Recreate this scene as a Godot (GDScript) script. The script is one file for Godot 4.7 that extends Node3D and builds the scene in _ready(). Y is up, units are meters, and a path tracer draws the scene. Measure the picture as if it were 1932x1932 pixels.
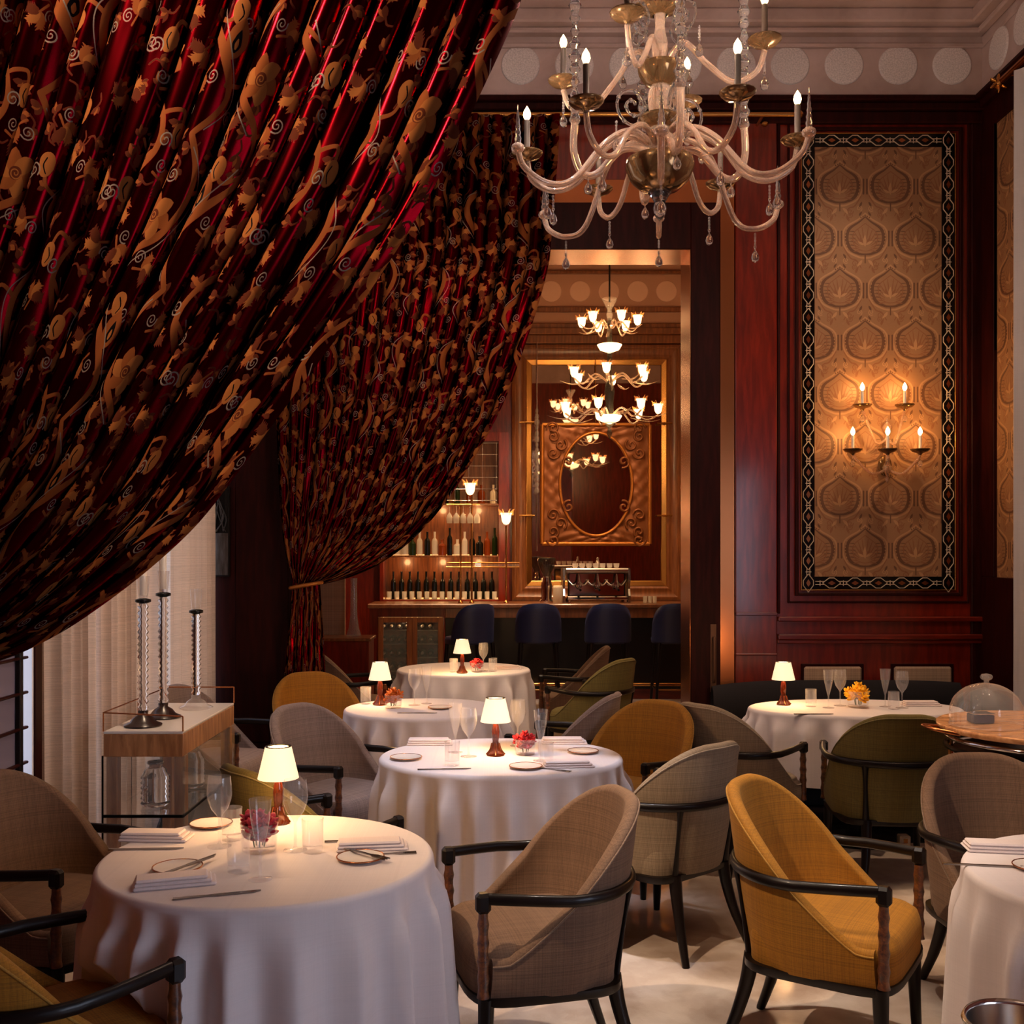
extends Node3D
# Dining room of a grand restaurant: units are metres, the camera stands at x = 0, z = 0 and looks along -z.

var M := {}
var used := {}
var rng := RandomNumberGenerator.new()

# ---------------------------------------------------------------- mesh builder
class B:
	var v := PackedVector3Array()
	var n := PackedVector3Array()
	var uv := PackedVector2Array()
	var ix := PackedInt32Array()

	func mark() -> int:
		return v.size()

	func move(t: Transform3D, from := 0) -> B:
		var bn := t.basis.orthonormalized()
		for i in range(from, v.size()):
			v[i] = t * v[i]
			n[i] = bn * n[i]
		return self

	# rows of points, all of one length; smooth normals; wrap joins the normals of the first and last column
	func grid(rows: Array, wrap := false, flip := false, us := 1.0, vs := 1.0) -> B:
		var nr := rows.size()
		var nc: int = rows[0].size()
		var base := v.size()
		for r in nr:
			v.append_array(rows[r])
		var nn := PackedVector3Array()
		nn.resize(nr * nc)
		for r in nr - 1:
			for c in nc - 1:
				var i := r * nc + c
				var p0 := v[base + i]
				var p1 := v[base + i + 1]
				var p2 := v[base + i + nc]
				var p3 := v[base + i + nc + 1]
				var f := (p3 - p0).cross(p2 - p1)
				if flip:
					f = -f
				nn[i] += f
				nn[i + 1] += f
				nn[i + nc] += f
				nn[i + nc + 1] += f
				if flip:
					ix.append_array([base + i, base + i + 1, base + i + nc, base + i + 1, base + i + nc + 1, base + i + nc])
				else:
					ix.append_array([base + i, base + i + nc, base + i + 1, base + i + 1, base + i + nc, base + i + nc + 1])
		if wrap:
			for r in nr:
				var s := nn[r * nc] + nn[r * nc + nc - 1]
				nn[r * nc] = s
				nn[r * nc + nc - 1] = s
		for i in nn.size():
			nn[i] = nn[i].normalized() if nn[i].length_squared() > 1e-20 else Vector3.UP
		n.append_array(nn)
		for r in nr:
			for c in nc:
				uv.append(Vector2(us * c / maxf(nc - 1, 1), vs * r / maxf(nr - 1, 1)))
		return self

	# profile of (radius, height), turned round the y axis; repeat a point for a sharp edge
	func lathe(pr: Array, segs := 20, at := Vector3.ZERO, sq := 1.0) -> B:
		var rows := []
		for p in pr:
			var row := PackedVector3Array()
			for s in segs + 1:
				var a := TAU * s / segs
				row.append(at + Vector3(cos(a) * p.x, p.y, sin(a) * p.x * sq))
			rows.append(row)
		return grid(rows, true, true, 1.0, 1.0)

	func tube(path: PackedVector3Array, rad: Variant, segs := 8, caps := true, flat := 1.0, up := Vector3.ZERO) -> B:
		var rows := []
		var m := path.size()
		var side := Vector3.ZERO
		for i in m:
			var t := (path[mini(i + 1, m - 1)] - path[maxi(i - 1, 0)]).normalized()
			if up != Vector3.ZERO:
				side = t.cross(up).normalized()
			elif side == Vector3.ZERO:
				side = t.cross(Vector3.UP if absf(t.y) < 0.9 else Vector3.RIGHT).normalized()
			else:
				side = (side - t * side.dot(t)).normalized()
			var oth := side.cross(t).normalized()
			var r: float = rad[i] if rad is Array or rad is PackedFloat32Array else rad
			var row := PackedVector3Array()
			for s in segs + 1:
				var a := TAU * s / segs
				row.append(path[i] + side * cos(a) * r + oth * sin(a) * r * flat)
			rows.append(row)
		if caps:
			var a0 := PackedVector3Array()
			var a1 := PackedVector3Array()
			for s in segs + 1:
				a0.append(path[0])
				a1.append(path[m - 1])
			rows.push_front(rows[0].duplicate())
			rows.push_front(a0)
			rows.append(rows[rows.size() - 1].duplicate())
			rows.append(a1)
		return grid(rows, true, true, 1.0, float(m))

	func face(p: Array, nrm: Vector3, uvs := []) -> void:
		var base := v.size()
		for i in p.size():
			v.append(p[i])
			n.append(nrm)
			uv.append(uvs[i] if uvs.size() else Vector2(p[i].x, -p[i].y))
		for i in range(1, p.size() - 1):
			if (p[i + 1] - p[0]).cross(p[i] - p[0]).dot(nrm) >= 0:
				ix.append_array([base, base + i, base + i + 1])
			else:
				ix.append_array([base, base + i + 1, base + i])

	# chamfered box
	func box(c: Vector3, s: Vector3, bev := 0.0) -> B:
		var h := s * 0.5
		var b := minf(bev, minf(h.x, minf(h.y, h.z)) * 0.9)
		for ax in 3:
			var a1 := (ax + 1) % 3
			var a2 := (ax + 2) % 3
			for sg in [-1.0, 1.0]:
				var nr := Vector3.ZERO
				nr[ax] = sg
				var q := []
				var uq := []
				for k in [[-1, -1], [1, -1], [1, 1], [-1, 1]]:
					var p := Vector3.ZERO
					p[ax] = sg * h[ax]
					p[a1] = k[0] * (h[a1] - b)
					p[a2] = k[1] * (h[a2] - b)
					q.append(c + p)
					uq.append(Vector2(k[0] * 0.5 + 0.5, k[1] * 0.5 + 0.5))
				face(q, nr, uq)
		if b > 0:
			for ax in 3:
				var a1 := (ax + 1) % 3
				var a2 := (ax + 2) % 3
				for s1 in [-1.0, 1.0]:
					for s2 in [-1.0, 1.0]:
						var nr := Vector3.ZERO
						nr[a1] = s1
						nr[a2] = s2
						var q := []
						for k in [[-1, 0], [1, 0], [1, 1], [-1, 1]]:
							var p := Vector3.ZERO
							p[ax] = k[0] * (h[ax] - b)
							p[a1] = s1 * (h[a1] - (0.0 if k[1] == 0 else b))
							p[a2] = s2 * (h[a2] - (b if k[1] == 0 else 0.0))
							q.append(c + p)
						face(q, nr.normalized())
			for sx in [-1.0, 1.0]:
				for sy in [-1.0, 1.0]:
					for sz in [-1.0, 1.0]:
						face([c + Vector3(sx * h.x, sy * (h.y - b), sz * (h.z - b)), c + Vector3(sx * (h.x - b), sy * h.y, sz * (h.z - b)), c + Vector3(sx * (h.x - b), sy * (h.y - b), sz * h.z)], Vector3(sx, sy, sz).normalized())
		return self

	func span(a: Vector3, b: Vector3, bev := 0.0) -> B:
		return box((a + b) * 0.5, (b - a).abs(), bev)

	# flat polygon in the xy plane pulled out along +z
	func prism(poly: PackedVector2Array, depth: float, at := Vector3.ZERO) -> B:
		var tri := Geometry2D.triangulate_polygon(poly)
		for z in [0.0, depth]:
			var base := v.size()
			for p in poly:
				v.append(at + Vector3(p.x, p.y, z))
				n.append(Vector3(0, 0, 1 if z > 0 else -1))
				uv.append(p)
			for i in range(0, tri.size(), 3):
				var a := poly[tri[i]]
				var b := poly[tri[i + 1]]
				var c := poly[tri[i + 2]]
				var ccw := (b - a).cross(c - a) > 0
				if ccw == (z > 0):
					ix.append_array([base + tri[i], base + tri[i + 2], base + tri[i + 1]])
				else:
					ix.append_array([base + tri[i], base + tri[i + 1], base + tri[i + 2]])
		for i in poly.size():
			var a := poly[i]
			var b := poly[(i + 1) % poly.size()]
			var e := (b - a).normalized()
			var nr := Vector3(e.y, -e.x, 0)
			if not Geometry2D.is_point_in_polygon((a + b) * 0.5 - Vector2(nr.x, nr.y) * 1e-4, poly):
				nr = -nr
			face([at + Vector3(a.x, a.y, 0), at + Vector3(b.x, b.y, 0), at + Vector3(b.x, b.y, depth), at + Vector3(a.x, a.y, depth)], nr)
		return self

	func ball(c: Vector3, r: Vector3, segs := 10, rings := 6) -> B:
		var from := v.size()
		var pr := []
		for i in rings + 1:
			var a := -PI / 2 + PI * i / rings
			pr.append(Vector2(maxf(cos(a), 0.0005), sin(a)))
		lathe(pr, segs)
		for i in range(from, v.size()):
			v[i] = c + v[i] * r
			n[i] = (n[i] / r).normalized()
		return self

	func mesh() -> ArrayMesh:
		var a := []
		a.resize(Mesh.ARRAY_MAX)
		a[Mesh.ARRAY_VERTEX] = v
		a[Mesh.ARRAY_NORMAL] = n
		a[Mesh.ARRAY_TEX_UV] = uv
		a[Mesh.ARRAY_INDEX] = ix
		var m := ArrayMesh.new()
		m.add_surface_from_arrays(Mesh.PRIMITIVE_TRIANGLES, a)
		return m

# ---------------------------------------------------------------- a small painter of repeating patterns
class Paint:
	var w: int
	var h: int
	var d := PackedByteArray()

	func _init(ww: int, hh: int, c: Color) -> void:
		w = ww
		h = hh
		d.resize(w * h * 4)
		for i in w * h:
			d[i * 4] = int(c.r8)
			d[i * 4 + 1] = int(c.g8)
			d[i * 4 + 2] = int(c.b8)
			d[i * 4 + 3] = int(c.a8)

	func disc(x: float, y: float, r: float, c: Color) -> void:
		var r2 := r * r
		for yy in range(int(floor(y - r)), int(ceil(y + r)) + 1):
			for xx in range(int(floor(x - r)), int(ceil(x + r)) + 1):
				if (xx - x) * (xx - x) + (yy - y) * (yy - y) <= r2:
					var i := (posmod(yy, h) * w + posmod(xx, w)) * 4
					d[i] = c.r8
					d[i + 1] = c.g8
					d[i + 2] = c.b8
					d[i + 3] = c.a8

	# a stroke through points (a curve), its half-width running through the list of radii
	func stroke(pts: Array, rads: Array, c: Color) -> void:
		var cv := Curve2D.new()
		for i in pts.size():
			var t: Vector2 = (pts[mini(i + 1, pts.size() - 1)] - pts[maxi(i - 1, 0)]) / 6.0
			cv.add_point(pts[i], -t, t)
		var l := cv.get_baked_length()
		var s := 0.0
		while s <= l:
			var f := s / l * (rads.size() - 1)
			var k := mini(int(f), rads.size() - 2) if rads.size() > 1 else 0
			var r: float = lerpf(rads[k], rads[k + 1], f - k) if rads.size() > 1 else rads[0]
			var p := cv.sample_baked(s)
			disc(p.x, p.y, maxf(r, 0.6), c)
			s += maxf(r * 0.35, 0.7)

	func leaf(at: Vector2, ang: float, len: float, wid: float, c: Color) -> void:
		var dir := Vector2.from_angle(ang)
		stroke([at, at + dir * len * 0.5 + dir.orthogonal() * wid * 0.25, at + dir * len], [1.0, wid * 0.8, wid, wid * 0.6, 0.8], c)

	func ragged(at: Vector2, ang: float, len: float, wid: float, c: Color) -> void:
		leaf(at, ang, len, wid, c)
		var dir := Vector2.from_angle(ang)
		for k in 4:
			for s in [-1.0, 1.0]:
				var q: Vector2 = at + dir * len * (0.25 + 0.18 * k)
				stroke([q, q + (dir * 0.7 + dir.orthogonal() * s).normalized() * wid * 1.35], [wid * 0.4, 0.8], c)

	func spiral(at: Vector2, r: float, turns: float, a0: float, sgn: float, wid: float, c: Color) -> void:
		var pts := []
		var k := int(turns * 10) + 2
		for i in k:
			var f := float(i) / (k - 1)
			pts.append(at + Vector2.from_angle(a0 + sgn * f * turns * TAU) * r * (1.0 - f * 0.85))
		stroke(pts, [wid, wid * 0.7], c)

	func texture() -> ImageTexture:
		return ImageTexture.create_from_image(Image.create_from_data(w, h, false, Image.FORMAT_RGBA8, d))

# ---------------------------------------------------------------- things and parts
func numbered(called: String) -> String:
	var k: int = used.get(called, 0)
	used[called] = k + 1
	return called if k == 0 else "%s_%03d" % [called, k]

func tag(o: Node3D, label := "", category := "", group := "", kind := "") -> Node3D:
	if label:
		o.set_meta("label", label)
	if category:
		o.set_meta("category", category)
	if group:
		o.set_meta("group", group)
	if kind:
		o.set_meta("kind", kind)
	return o

func thing(called: String, label: String, category: String, at := Vector3.ZERO, turn := 0.0, group := "") -> Node3D:
	var o := Node3D.new()
	o.name = numbered(called)
	add_child(o)
	o.position = at
	o.rotation.y = turn
	return tag(o, label, category, group)

func part(b: Variant, called: String, mat: Material, parent: Node3D = self, at := Vector3.ZERO) -> MeshInstance3D:
	var o := MeshInstance3D.new()
	o.mesh = b.mesh() if b is B else b
	o.name = called if parent != self else numbered(called)
	o.material_override = mat
	o.position = at
	parent.add_child(o, true)
	return o

func struct(b: Variant, called: String, mat: Material) -> MeshInstance3D:
	var o := part(b, called, mat)
	o.set_meta("kind", "structure")
	return o

func copy(src: Node3D, label: String, at: Vector3, turn := 0.0) -> Node3D:
	var base: String = src.name
	if base.length() > 4 and base.substr(base.length() - 4, 1) == "_" and base.right(3).is_valid_int():
		base = base.left(base.length() - 4)
	var o: Node3D = src.duplicate()
	o.name = numbered(base)
	add_child(o)
	o.position = at
	o.rotation = Vector3(0, turn, 0)
	o.set_meta("label", label)
	return o

# a point in the room from where it stands in the photograph and how far away it is
const F := 2000.0
const CX := 945.0
const CY := 1045.0
const EYE := 1.65
func gx(px: float, d: float) -> float:
	return (px - CX) / F * d
func gy(py: float, d: float) -> float:
	return EYE - (py - CY) / F * d
func P(px: float, py: float, d: float) -> Vector3:
	return Vector3(gx(px, d), gy(py, d), -d)
# a spot on a table top of height .757, seen in that pixel
func on_table(px: float, py: float, top := 0.757) -> Vector3:
	var d := F * (EYE - top) / (py - CY)
	return Vector3(gx(px, d), top, -d)

const NTH := ["first", "second", "third", "fourth", "fifth", "sixth", "seventh", "eighth", "ninth", "tenth", "eleventh", "twelfth", "thirteenth", "fourteenth", "fifteenth"]

func omni(at: Vector3, c: Color, e: float, size := 0.02, parent: Node3D = self) -> OmniLight3D:
	var l := OmniLight3D.new()
	l.name = "light"
	parent.add_child(l, true)
	l.position = at
	l.light_color = c
	l.light_energy = e
	l.light_size = size
	l.omni_range = 14.0
	l.omni_attenuation = 2.0
	l.shadow_enabled = true
	return l

func smooth_path(pts: Array, per := 8) -> PackedVector3Array:
	var out := PackedVector3Array()
	for i in pts.size() - 1:
		var p0: Vector3 = pts[maxi(i - 1, 0)]
		var p1: Vector3 = pts[i]
		var p2: Vector3 = pts[i + 1]
		var p3: Vector3 = pts[mini(i + 2, pts.size() - 1)]
		for k in per:
			out.append(p1.cubic_interpolate(p2, p0, p3, float(k) / per))
	out.append(pts[pts.size() - 1])
	return out
# ---------------------------------------------------------------- materials
func mat(c: Color, rough := 0.6, metal := 0.0) -> StandardMaterial3D:
	var m := StandardMaterial3D.new()
	m.albedo_color = c
	m.roughness = rough
	m.metallic = metal
	return m

func glassy(c: Color, alpha: float, rough := 0.03) -> StandardMaterial3D:
	var m := mat(Color(c, alpha), rough)
	m.transparency = BaseMaterial3D.TRANSPARENCY_ALPHA
	m.metallic_specular = 0.6
	return m

func glow(c: Color, e: float, base := Color(1, 0.95, 0.88)) -> StandardMaterial3D:
	var m := mat(base, 0.7)
	m.emission_enabled = true
	m.emission = c
	m.emission_energy_multiplier = e
	return m

func noise_tex(sz: int, freq: float, lo: Color, hi: Color, warp := false, octaves := 4, sd := 1) -> NoiseTexture2D:
	var f := FastNoiseLite.new()
	f.seed = sd
	f.noise_type = FastNoiseLite.TYPE_SIMPLEX_SMOOTH
	f.frequency = freq
	f.fractal_octaves = octaves
	if warp:
		f.domain_warp_enabled = true
		f.domain_warp_amplitude = 60.0
		f.domain_warp_frequency = freq * 1.2
	var t := NoiseTexture2D.new()
	t.width = sz
	t.height = sz
	t.seamless = true
	t.noise = f
	var g := Gradient.new()
	g.set_color(0, lo)
	g.set_color(1, hi)
	t.color_ramp = g
	return t

func triplanar(m: StandardMaterial3D, s: Vector3, in_world := true) -> StandardMaterial3D:
	m.uv1_triplanar = true
	m.uv1_world_triplanar = in_world
	m.uv1_scale = s
	return m

func weave_image(sz: int, sd: int, spread: float) -> ImageTexture:
	rng.seed = sd
	var im := Image.create(sz, sz, false, Image.FORMAT_RGB8)
	var rows := []
	var cols := []
	for i in sz:
		rows.append(rng.randf_range(-1, 1) * (2.2 if rng.randf() < 0.1 else 1.0))
		cols.append(rng.randf_range(-1, 1) * (2.2 if rng.randf() < 0.1 else 1.0))
	for y in sz:
		for x in sz:
			var over := (x + y) % 2 == 0
			var t: float = (rows[y] if over else cols[x]) * 0.7 + (rows[y] + cols[x]) * 0.25 + rng.randf_range(-0.4, 0.4)
			var g := clampf(1.0 - spread * 0.5 + t * spread * 0.4, 0.0, 1.0)
			im.set_pixel(x, y, Color(g, g, g))
	return ImageTexture.create_from_image(im)

func curtain_pattern() -> ImageTexture:
	# crimson-black ground (metallic thread, kept in alpha) under gold foliage, buds, flowers and fine silver scrolls
	var p := Paint.new(1024, 1024, Color(0.29, 0.005, 0.022, 1.0))
	rng.seed = 7
	var gold := Color(0.40, 0.205, 0.085, 0.0)
	var pale := Color(0.46, 0.265, 0.12, 0.0)
	var deep := Color(0.26, 0.10, 0.045, 0.0)
	var silver := Color(0.40, 0.36, 0.33, 0.3)
	var black := Color(0.02, 0.006, 0.01, 0.6)
	# a ground of small sprigs, then the large figures over it
	for k in 70:
		var sp := Vector2(rng.randf() * 1024, rng.randf() * 1024)
		var sa := rng.randf() * TAU
		for j in 3:
			p.leaf(sp, sa + (j - 1) * 0.8, rng.randf_range(26, 44), rng.randf_range(8, 13), [deep, gold, deep][j])
		p.stroke([sp, sp - Vector2.from_angle(sa + 0.5) * 26.0, sp - Vector2.from_angle(sa) * 50.0], [4.0, 3.0], deep)
	for half in 2:
		var ox := half * 512.0
		var oy := half * 512.0
		var m := -1.0 if half else 1.0
		var c := Vector2(256 + ox, 0 + oy)
		# winding stem
		p.stroke([c + Vector2(0, -40), c + Vector2(110 * m, 130), c + Vector2(60 * m, 290), c + Vector2(-90 * m, 420), c + Vector2(-120 * m, 560), c + Vector2(0, 700), c + Vector2(90 * m, 840), c + Vector2(0, 984)], [12.0, 19.0, 11.0, 18.0, 11.0], gold)
		# side shoots ending in buds
		for q in [[Vector2(105, 150), Vector2(190, 120), Vector2(215, 190)], [Vector2(-85, 430), Vector2(-180, 400), Vector2(-200, 480)], [Vector2(-110, 560), Vector2(-30, 600), Vector2(10, 560)], [Vector2(60, 800), Vector2(150, 770), Vector2(170, 700)]]:
			var a: Vector2 = c + Vector2(q[0].x * m, q[0].y)
			var b: Vector2 = c + Vector2(q[1].x * m, q[1].y)
			var e: Vector2 = c + Vector2(q[2].x * m, q[2].y)
			p.stroke([a, b, e], [9.0, 7.0, 8.0], gold)
			p.stroke([e + Vector2(-10, -30), e, e + Vector2(8 * m, 44)], [10.0, 36.0, 28.0, 4.0], pale)
			p.stroke([e + Vector2(-8, -20), e + Vector2(14 * m, 8), e + Vector2(4, 34)], [2.5, 3.0, 2.0], black)
			p.spiral(e + Vector2(52 * m, 30), 30.0, 1.6, 0.5, m, 3.0, silver)
		# large blossom
		var f: Vector2 = c + Vector2(-20 * m, 250)
		for k in 6:
			p.leaf(f, k * TAU / 6.0 + 0.3, 88.0, 31.0, pale if k % 2 else gold)
		p.disc(f.x, f.y, 24.0, deep)
		p.spiral(f, 22.0, 1.5, 0.0, 1.0, 2.6, pale)
		# a second, pear-shaped flower
		var g: Vector2 = c + Vector2(40 * m, 660)
		p.stroke([g + Vector2(0, -80), g + Vector2(0, -20), g + Vector2(0, 50)], [4.0, 26.0, 50.0, 34.0, 8.0], gold)
		p.stroke([g + Vector2(0, -40), g + Vector2(0, 30)], [3.0, 14.0, 20.0, 6.0], black)
		p.stroke([g + Vector2(0, -10), g + Vector2(0, 22)], [3.0, 9.0, 4.0], pale)
		# vine leaves: three lobes each
		for q in [Vector2(150, 330), Vector2(-170, 190), Vector2(-60, 90), Vector2(150, 560), Vector2(-190, 640), Vector2(-60, 780), Vector2(190, 900), Vector2(-130, 900), Vector2(40, 430)]:
			var l: Vector2 = c + Vector2(q.x * m, q.y)
			var a0 := rng.randf() * TAU
			for k in 3:
				p.ragged(l, a0 + (k - 1) * 1.0, 62.0, 19.0, [gold, pale, deep][k])
			p.stroke([l, l - Vector2.from_angle(a0) * 46.0], [4.0, 5.0], gold)
			p.spiral(l - Vector2.from_angle(a0 + 0.9) * 50.0, 26.0, 1.7, a0, -m, 2.6, silver)
		# fine silver lines beside the stem
		p.stroke([c + Vector2(30 * m, 0), c + Vector2(150 * m, 130), c + Vector2(104 * m, 290), c + Vector2(-50 * m, 430)], [2.4, 2.4], silver)
		p.stroke([c + Vector2(-80 * m, 540), c + Vector2(50 * m, 720), c + Vector2(126 * m, 850), c + Vector2(40 * m, 960)], [2.4, 2.4], silver)
	return p.texture()

func damask_pattern() -> ImageTexture:
	# one repeat of the wall silk: ogee medallions in a half drop
	var w := 512.0
	var h := 1024.0
	var p := Paint.new(512, 1024, Color(0.55, 0.395, 0.27, 1))
	rng.seed = 3
	for k in 2600:
		var g := rng.randf_range(-0.02, 0.02)
		var x := rng.randf() * w
		var y := rng.randf() * h
		p.stroke([Vector2(x, y), Vector2(x + rng.randf_range(10, 40), y)], [0.8, 0.8], Color(0.55 + g, 0.395 + g, 0.27 + g))
	var dark := Color(0.37, 0.235, 0.145, 1)
	var mid := Color(0.50, 0.325, 0.205, 1)
	var pale := Color(0.66, 0.49, 0.34, 1)
	for half in 2:
		var c := Vector2(256 if half == 0 else 0, 256 if half == 0 else 768)
		for s in [-1.0, 1.0]:
			# ogee outlines
			p.stroke([c + Vector2(0, -250), c + Vector2(70 * s, -190), c + Vector2(196 * s, -110), c + Vector2(228 * s, 0), c + Vector2(180 * s, 120), c + Vector2(70 * s, 180), c + Vector2(0, 190)], [7.0, 9.0, 8.0], pale)
			p.stroke([c + Vector2(0, -215), c + Vector2(60 * s, -165), c + Vector2(160 * s, -95), c + Vector2(186 * s, 5), c + Vector2(146 * s, 104), c + Vector2(60 * s, 150), c + Vector2(0, 156)], [5.0, 11.0, 18.0, 15.0, 9.0], dark)
			# shell fan
			for k in 8:
				var a = -PI / 2 + s * (0.18 + k * 0.27)
				p.stroke([c + Vector2(0, 90) + Vector2.from_angle(a) * 60.0, c + Vector2(0, 60) + Vector2.from_angle(a) * (176.0 - k * 6.0)], [2.5, 6.0, 3.0], mid)
			for k in 5:
				p.stroke([c + Vector2(100 * s, -70 + k * 34), c + Vector2(166 * s, -74 + k * 34)], [3.0, 4.0, 2.0], dark)
			# scrolls and leaves in the gaps
			p.stroke([c + Vector2(238 * s, -70), c + Vector2(238 * s, 70)], [9.0, 9.0], dark)
			p.stroke([c + Vector2(216 * s, 90), c + Vector2(150 * s, 190), c + Vector2(90 * s, 215), c + Vector2(40 * s, 290)], [5.0, 7.0, 5.0], mid)
			p.spiral(c + Vector2(105 * s, 245), 32.0, 1.3, 0.0, s, 5.0, mid)
			p.leaf(c + Vector2(30 * s, 210), PI / 2 - s * 0.7, 80.0, 15.0, pale)
			p.leaf(c + Vector2(160 * s, -170), -PI / 2 + s * 0.4, 74.0, 13.0, mid)
			p.leaf(c + Vector2(14 * s, 60), -PI / 2 + s * 0.5, 84.0, 15.0, mid)
			p.leaf(c + Vector2(10 * s, 60), -PI / 2 + s * 1.1, 74.0, 13.0, pale)
		# second, finer ogee, beads and tendrils
		for s in [-1.0, 1.0]:
			p.stroke([c + Vector2(0, -150), c + Vector2(46 * s, -116), c + Vector2(112 * s, -60), c + Vector2(124 * s, 12), c + Vector2(96 * s, 84), c + Vector2(40 * s, 116), c + Vector2(0, 122)], [3.5, 5.0, 3.5], mid)
			for k in 9:
				var f := k / 8.0
				p.disc(c.x + s * (205.0 - 60.0 * absf(f - 0.45)), c.y - 130 + 260 * f, 5.0, pale)
			p.spiral(c + Vector2(196 * s, 214), 30.0, 1.5, 1.0, -s, 4.5, pale)
			p.spiral(c + Vector2(150 * s, -232), 26.0, 1.4, 2.0, s, 4.5, mid)
			p.leaf(c + Vector2(222 * s, 150), PI / 2 + s * 0.5, 60.0, 11.0, dark)
			p.leaf(c + Vector2(60 * s, -224), -PI / 2 - s * 0.6, 50.0, 10.0, dark)
		p.leaf(c + Vector2(0, 80), -PI / 2, 120.0, 18.0, pale)
		p.stroke([c + Vector2(0, 160), c + Vector2(0, 240)], [7.0, 5.0], dark)
		for k in 5:
			p.disc(c.x + (k - 2) * 22, c.y - 230 + absf(k - 2) * 10, 6.0, dark)
	return p.texture()

func make_materials() -> void:
	var grain := noise_tex(512, 0.012, Color(0.62, 0.55, 0.5), Color(1, 1, 1), true, 5, 11)
	var cloud := noise_tex(512, 0.006, Color(0.80, 0.77, 0.74), Color(1, 1, 1), true, 5, 5)
	var fine := noise_tex(256, 0.09, Color(0.8, 0.8, 0.8), Color(1, 1, 1), false, 2, 9)
	var weave := weave_image(256, 21, 0.32)
	var linen := weave_image(256, 22, 0.03)
	# woods
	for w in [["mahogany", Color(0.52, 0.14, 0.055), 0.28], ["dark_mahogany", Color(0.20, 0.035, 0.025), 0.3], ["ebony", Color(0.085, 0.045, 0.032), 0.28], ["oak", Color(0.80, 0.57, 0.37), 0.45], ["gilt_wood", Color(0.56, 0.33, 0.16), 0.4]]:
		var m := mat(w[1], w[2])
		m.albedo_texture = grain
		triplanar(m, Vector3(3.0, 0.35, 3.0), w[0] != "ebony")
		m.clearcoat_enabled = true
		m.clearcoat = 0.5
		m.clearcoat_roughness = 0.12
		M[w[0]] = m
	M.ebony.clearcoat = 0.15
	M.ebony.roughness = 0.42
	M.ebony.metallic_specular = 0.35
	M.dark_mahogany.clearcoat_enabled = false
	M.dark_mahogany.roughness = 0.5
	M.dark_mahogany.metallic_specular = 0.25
	M.mahogany_across = M.mahogany.duplicate()
	M.mahogany_across.uv1_scale = Vector3(0.35, 3.0, 3.0)
	# metals
	M.bronze = mat(Color(0.72, 0.45, 0.28), 0.26, 1.0)
	M.brass = mat(Color(0.78, 0.56, 0.30), 0.25, 1.0)
	M.gold = mat(Color(0.66, 0.40, 0.16), 0.42, 0.7)
	M.gold.heightmap_enabled = false
	M.carved_gold = mat(Color(0.46, 0.25, 0.10), 0.45, 0.45)
	M.silver = mat(Color(0.86, 0.83, 0.80), 0.2, 1.0)
	M.chrome = mat(Color(0.82, 0.80, 0.80), 0.08, 1.0)
	M.steel = mat(Color(0.55, 0.53, 0.52), 0.25, 1.0)
	M.mirror = mat(Color(0.80, 0.74, 0.70), 0.02, 1.0)
	M.chain = mat(Color(0.80, 0.72, 0.64), 0.35, 0.25)
	M.white_paint = mat(Color(0.93, 0.93, 0.94), 0.6)
	M.smoked_mirror = mat(Color(0.10, 0.09, 0.09), 0.08, 0.9)
	M.border_glass = mat(Color(0.06, 0.05, 0.045), 0.15, 0.4)
	M.copper_top = mat(Color(0.98, 0.74, 0.52), 0.22, 0.25)
	M.copper_top.albedo_texture = grain
	triplanar(M.copper_top, Vector3(0.6, 2.0, 5.0))
	M.black_metal = mat(Color(0.05, 0.05, 0.055), 0.22, 0.4)
	# plaster and stone
	M.plaster = mat(Color(0.82, 0.73, 0.71), 0.8)
	M.plaster.albedo_texture = cloud
	triplanar(M.plaster, Vector3(0.5, 0.5, 0.5))
	M.medallion = mat(Color(0.97, 0.93, 0.92), 0.75)
	M.medallion.heightmap_enabled = true
	M.medallion.heightmap_texture = fine
	M.medallion.heightmap_scale = 0.5
	M.medallion.albedo_texture = fine
	triplanar(M.medallion, Vector3(3, 3, 3))
	M.bar_plaster = mat(Color(0.74, 0.55, 0.46), 0.8)
	M.marble = mat(Color(0.90, 0.84, 0.78), 0.09)
	M.marble.albedo_texture = noise_tex(1024, 0.0045, Color(0.66, 0.60, 0.56), Color(1, 1, 1), true, 6, 15)
	triplanar(M.marble, Vector3(0.4, 0.4, 0.4))
	M.dark_marble = mat(Color(0.12, 0.085, 0.075), 0.12)
	M.dark_marble.albedo_texture = cloud
	triplanar(M.dark_marble, Vector3(0.6, 0.6, 0.6))
	M.table_stone = mat(Color(0.86, 0.83, 0.80), 0.25)
	# cloth
	for f in [["taupe", Color(0.53, 0.41, 0.32)], ["sage", Color(0.64, 0.56, 0.46)], ["mustard", Color(0.68, 0.45, 0.07)], ["olive", Color(0.47, 0.41, 0.19)], ["lilac", Color(0.62, 0.54, 0.51)], ["navy", Color(0.15, 0.17, 0.30)], ["aubergine", Color(0.10, 0.075, 0.10)], ["beige_pad", Color(0.74, 0.62, 0.52)]]:
		var m := mat(f[1], 0.85)
		m.albedo_texture = weave
		triplanar(m, Vector3(3.4, 3.4, 3.4), false)
		m.rim_enabled = true
		m.rim = 0.35
		m.rim_tint = 0.7
		m.heightmap_enabled = true
		m.heightmap_texture = weave
		m.heightmap_scale = 0.06
		M[f[0]] = m
	M.navy.roughness = 0.45
	M.navy.heightmap_enabled = false
	for f in ["taupe", "sage", "mustard", "olive", "lilac"]:
		var m: StandardMaterial3D = M[f].duplicate()
		m.albedo_color = M[f].albedo_color.lightened(0.12)
		M[f + "_piping"] = m
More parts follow.
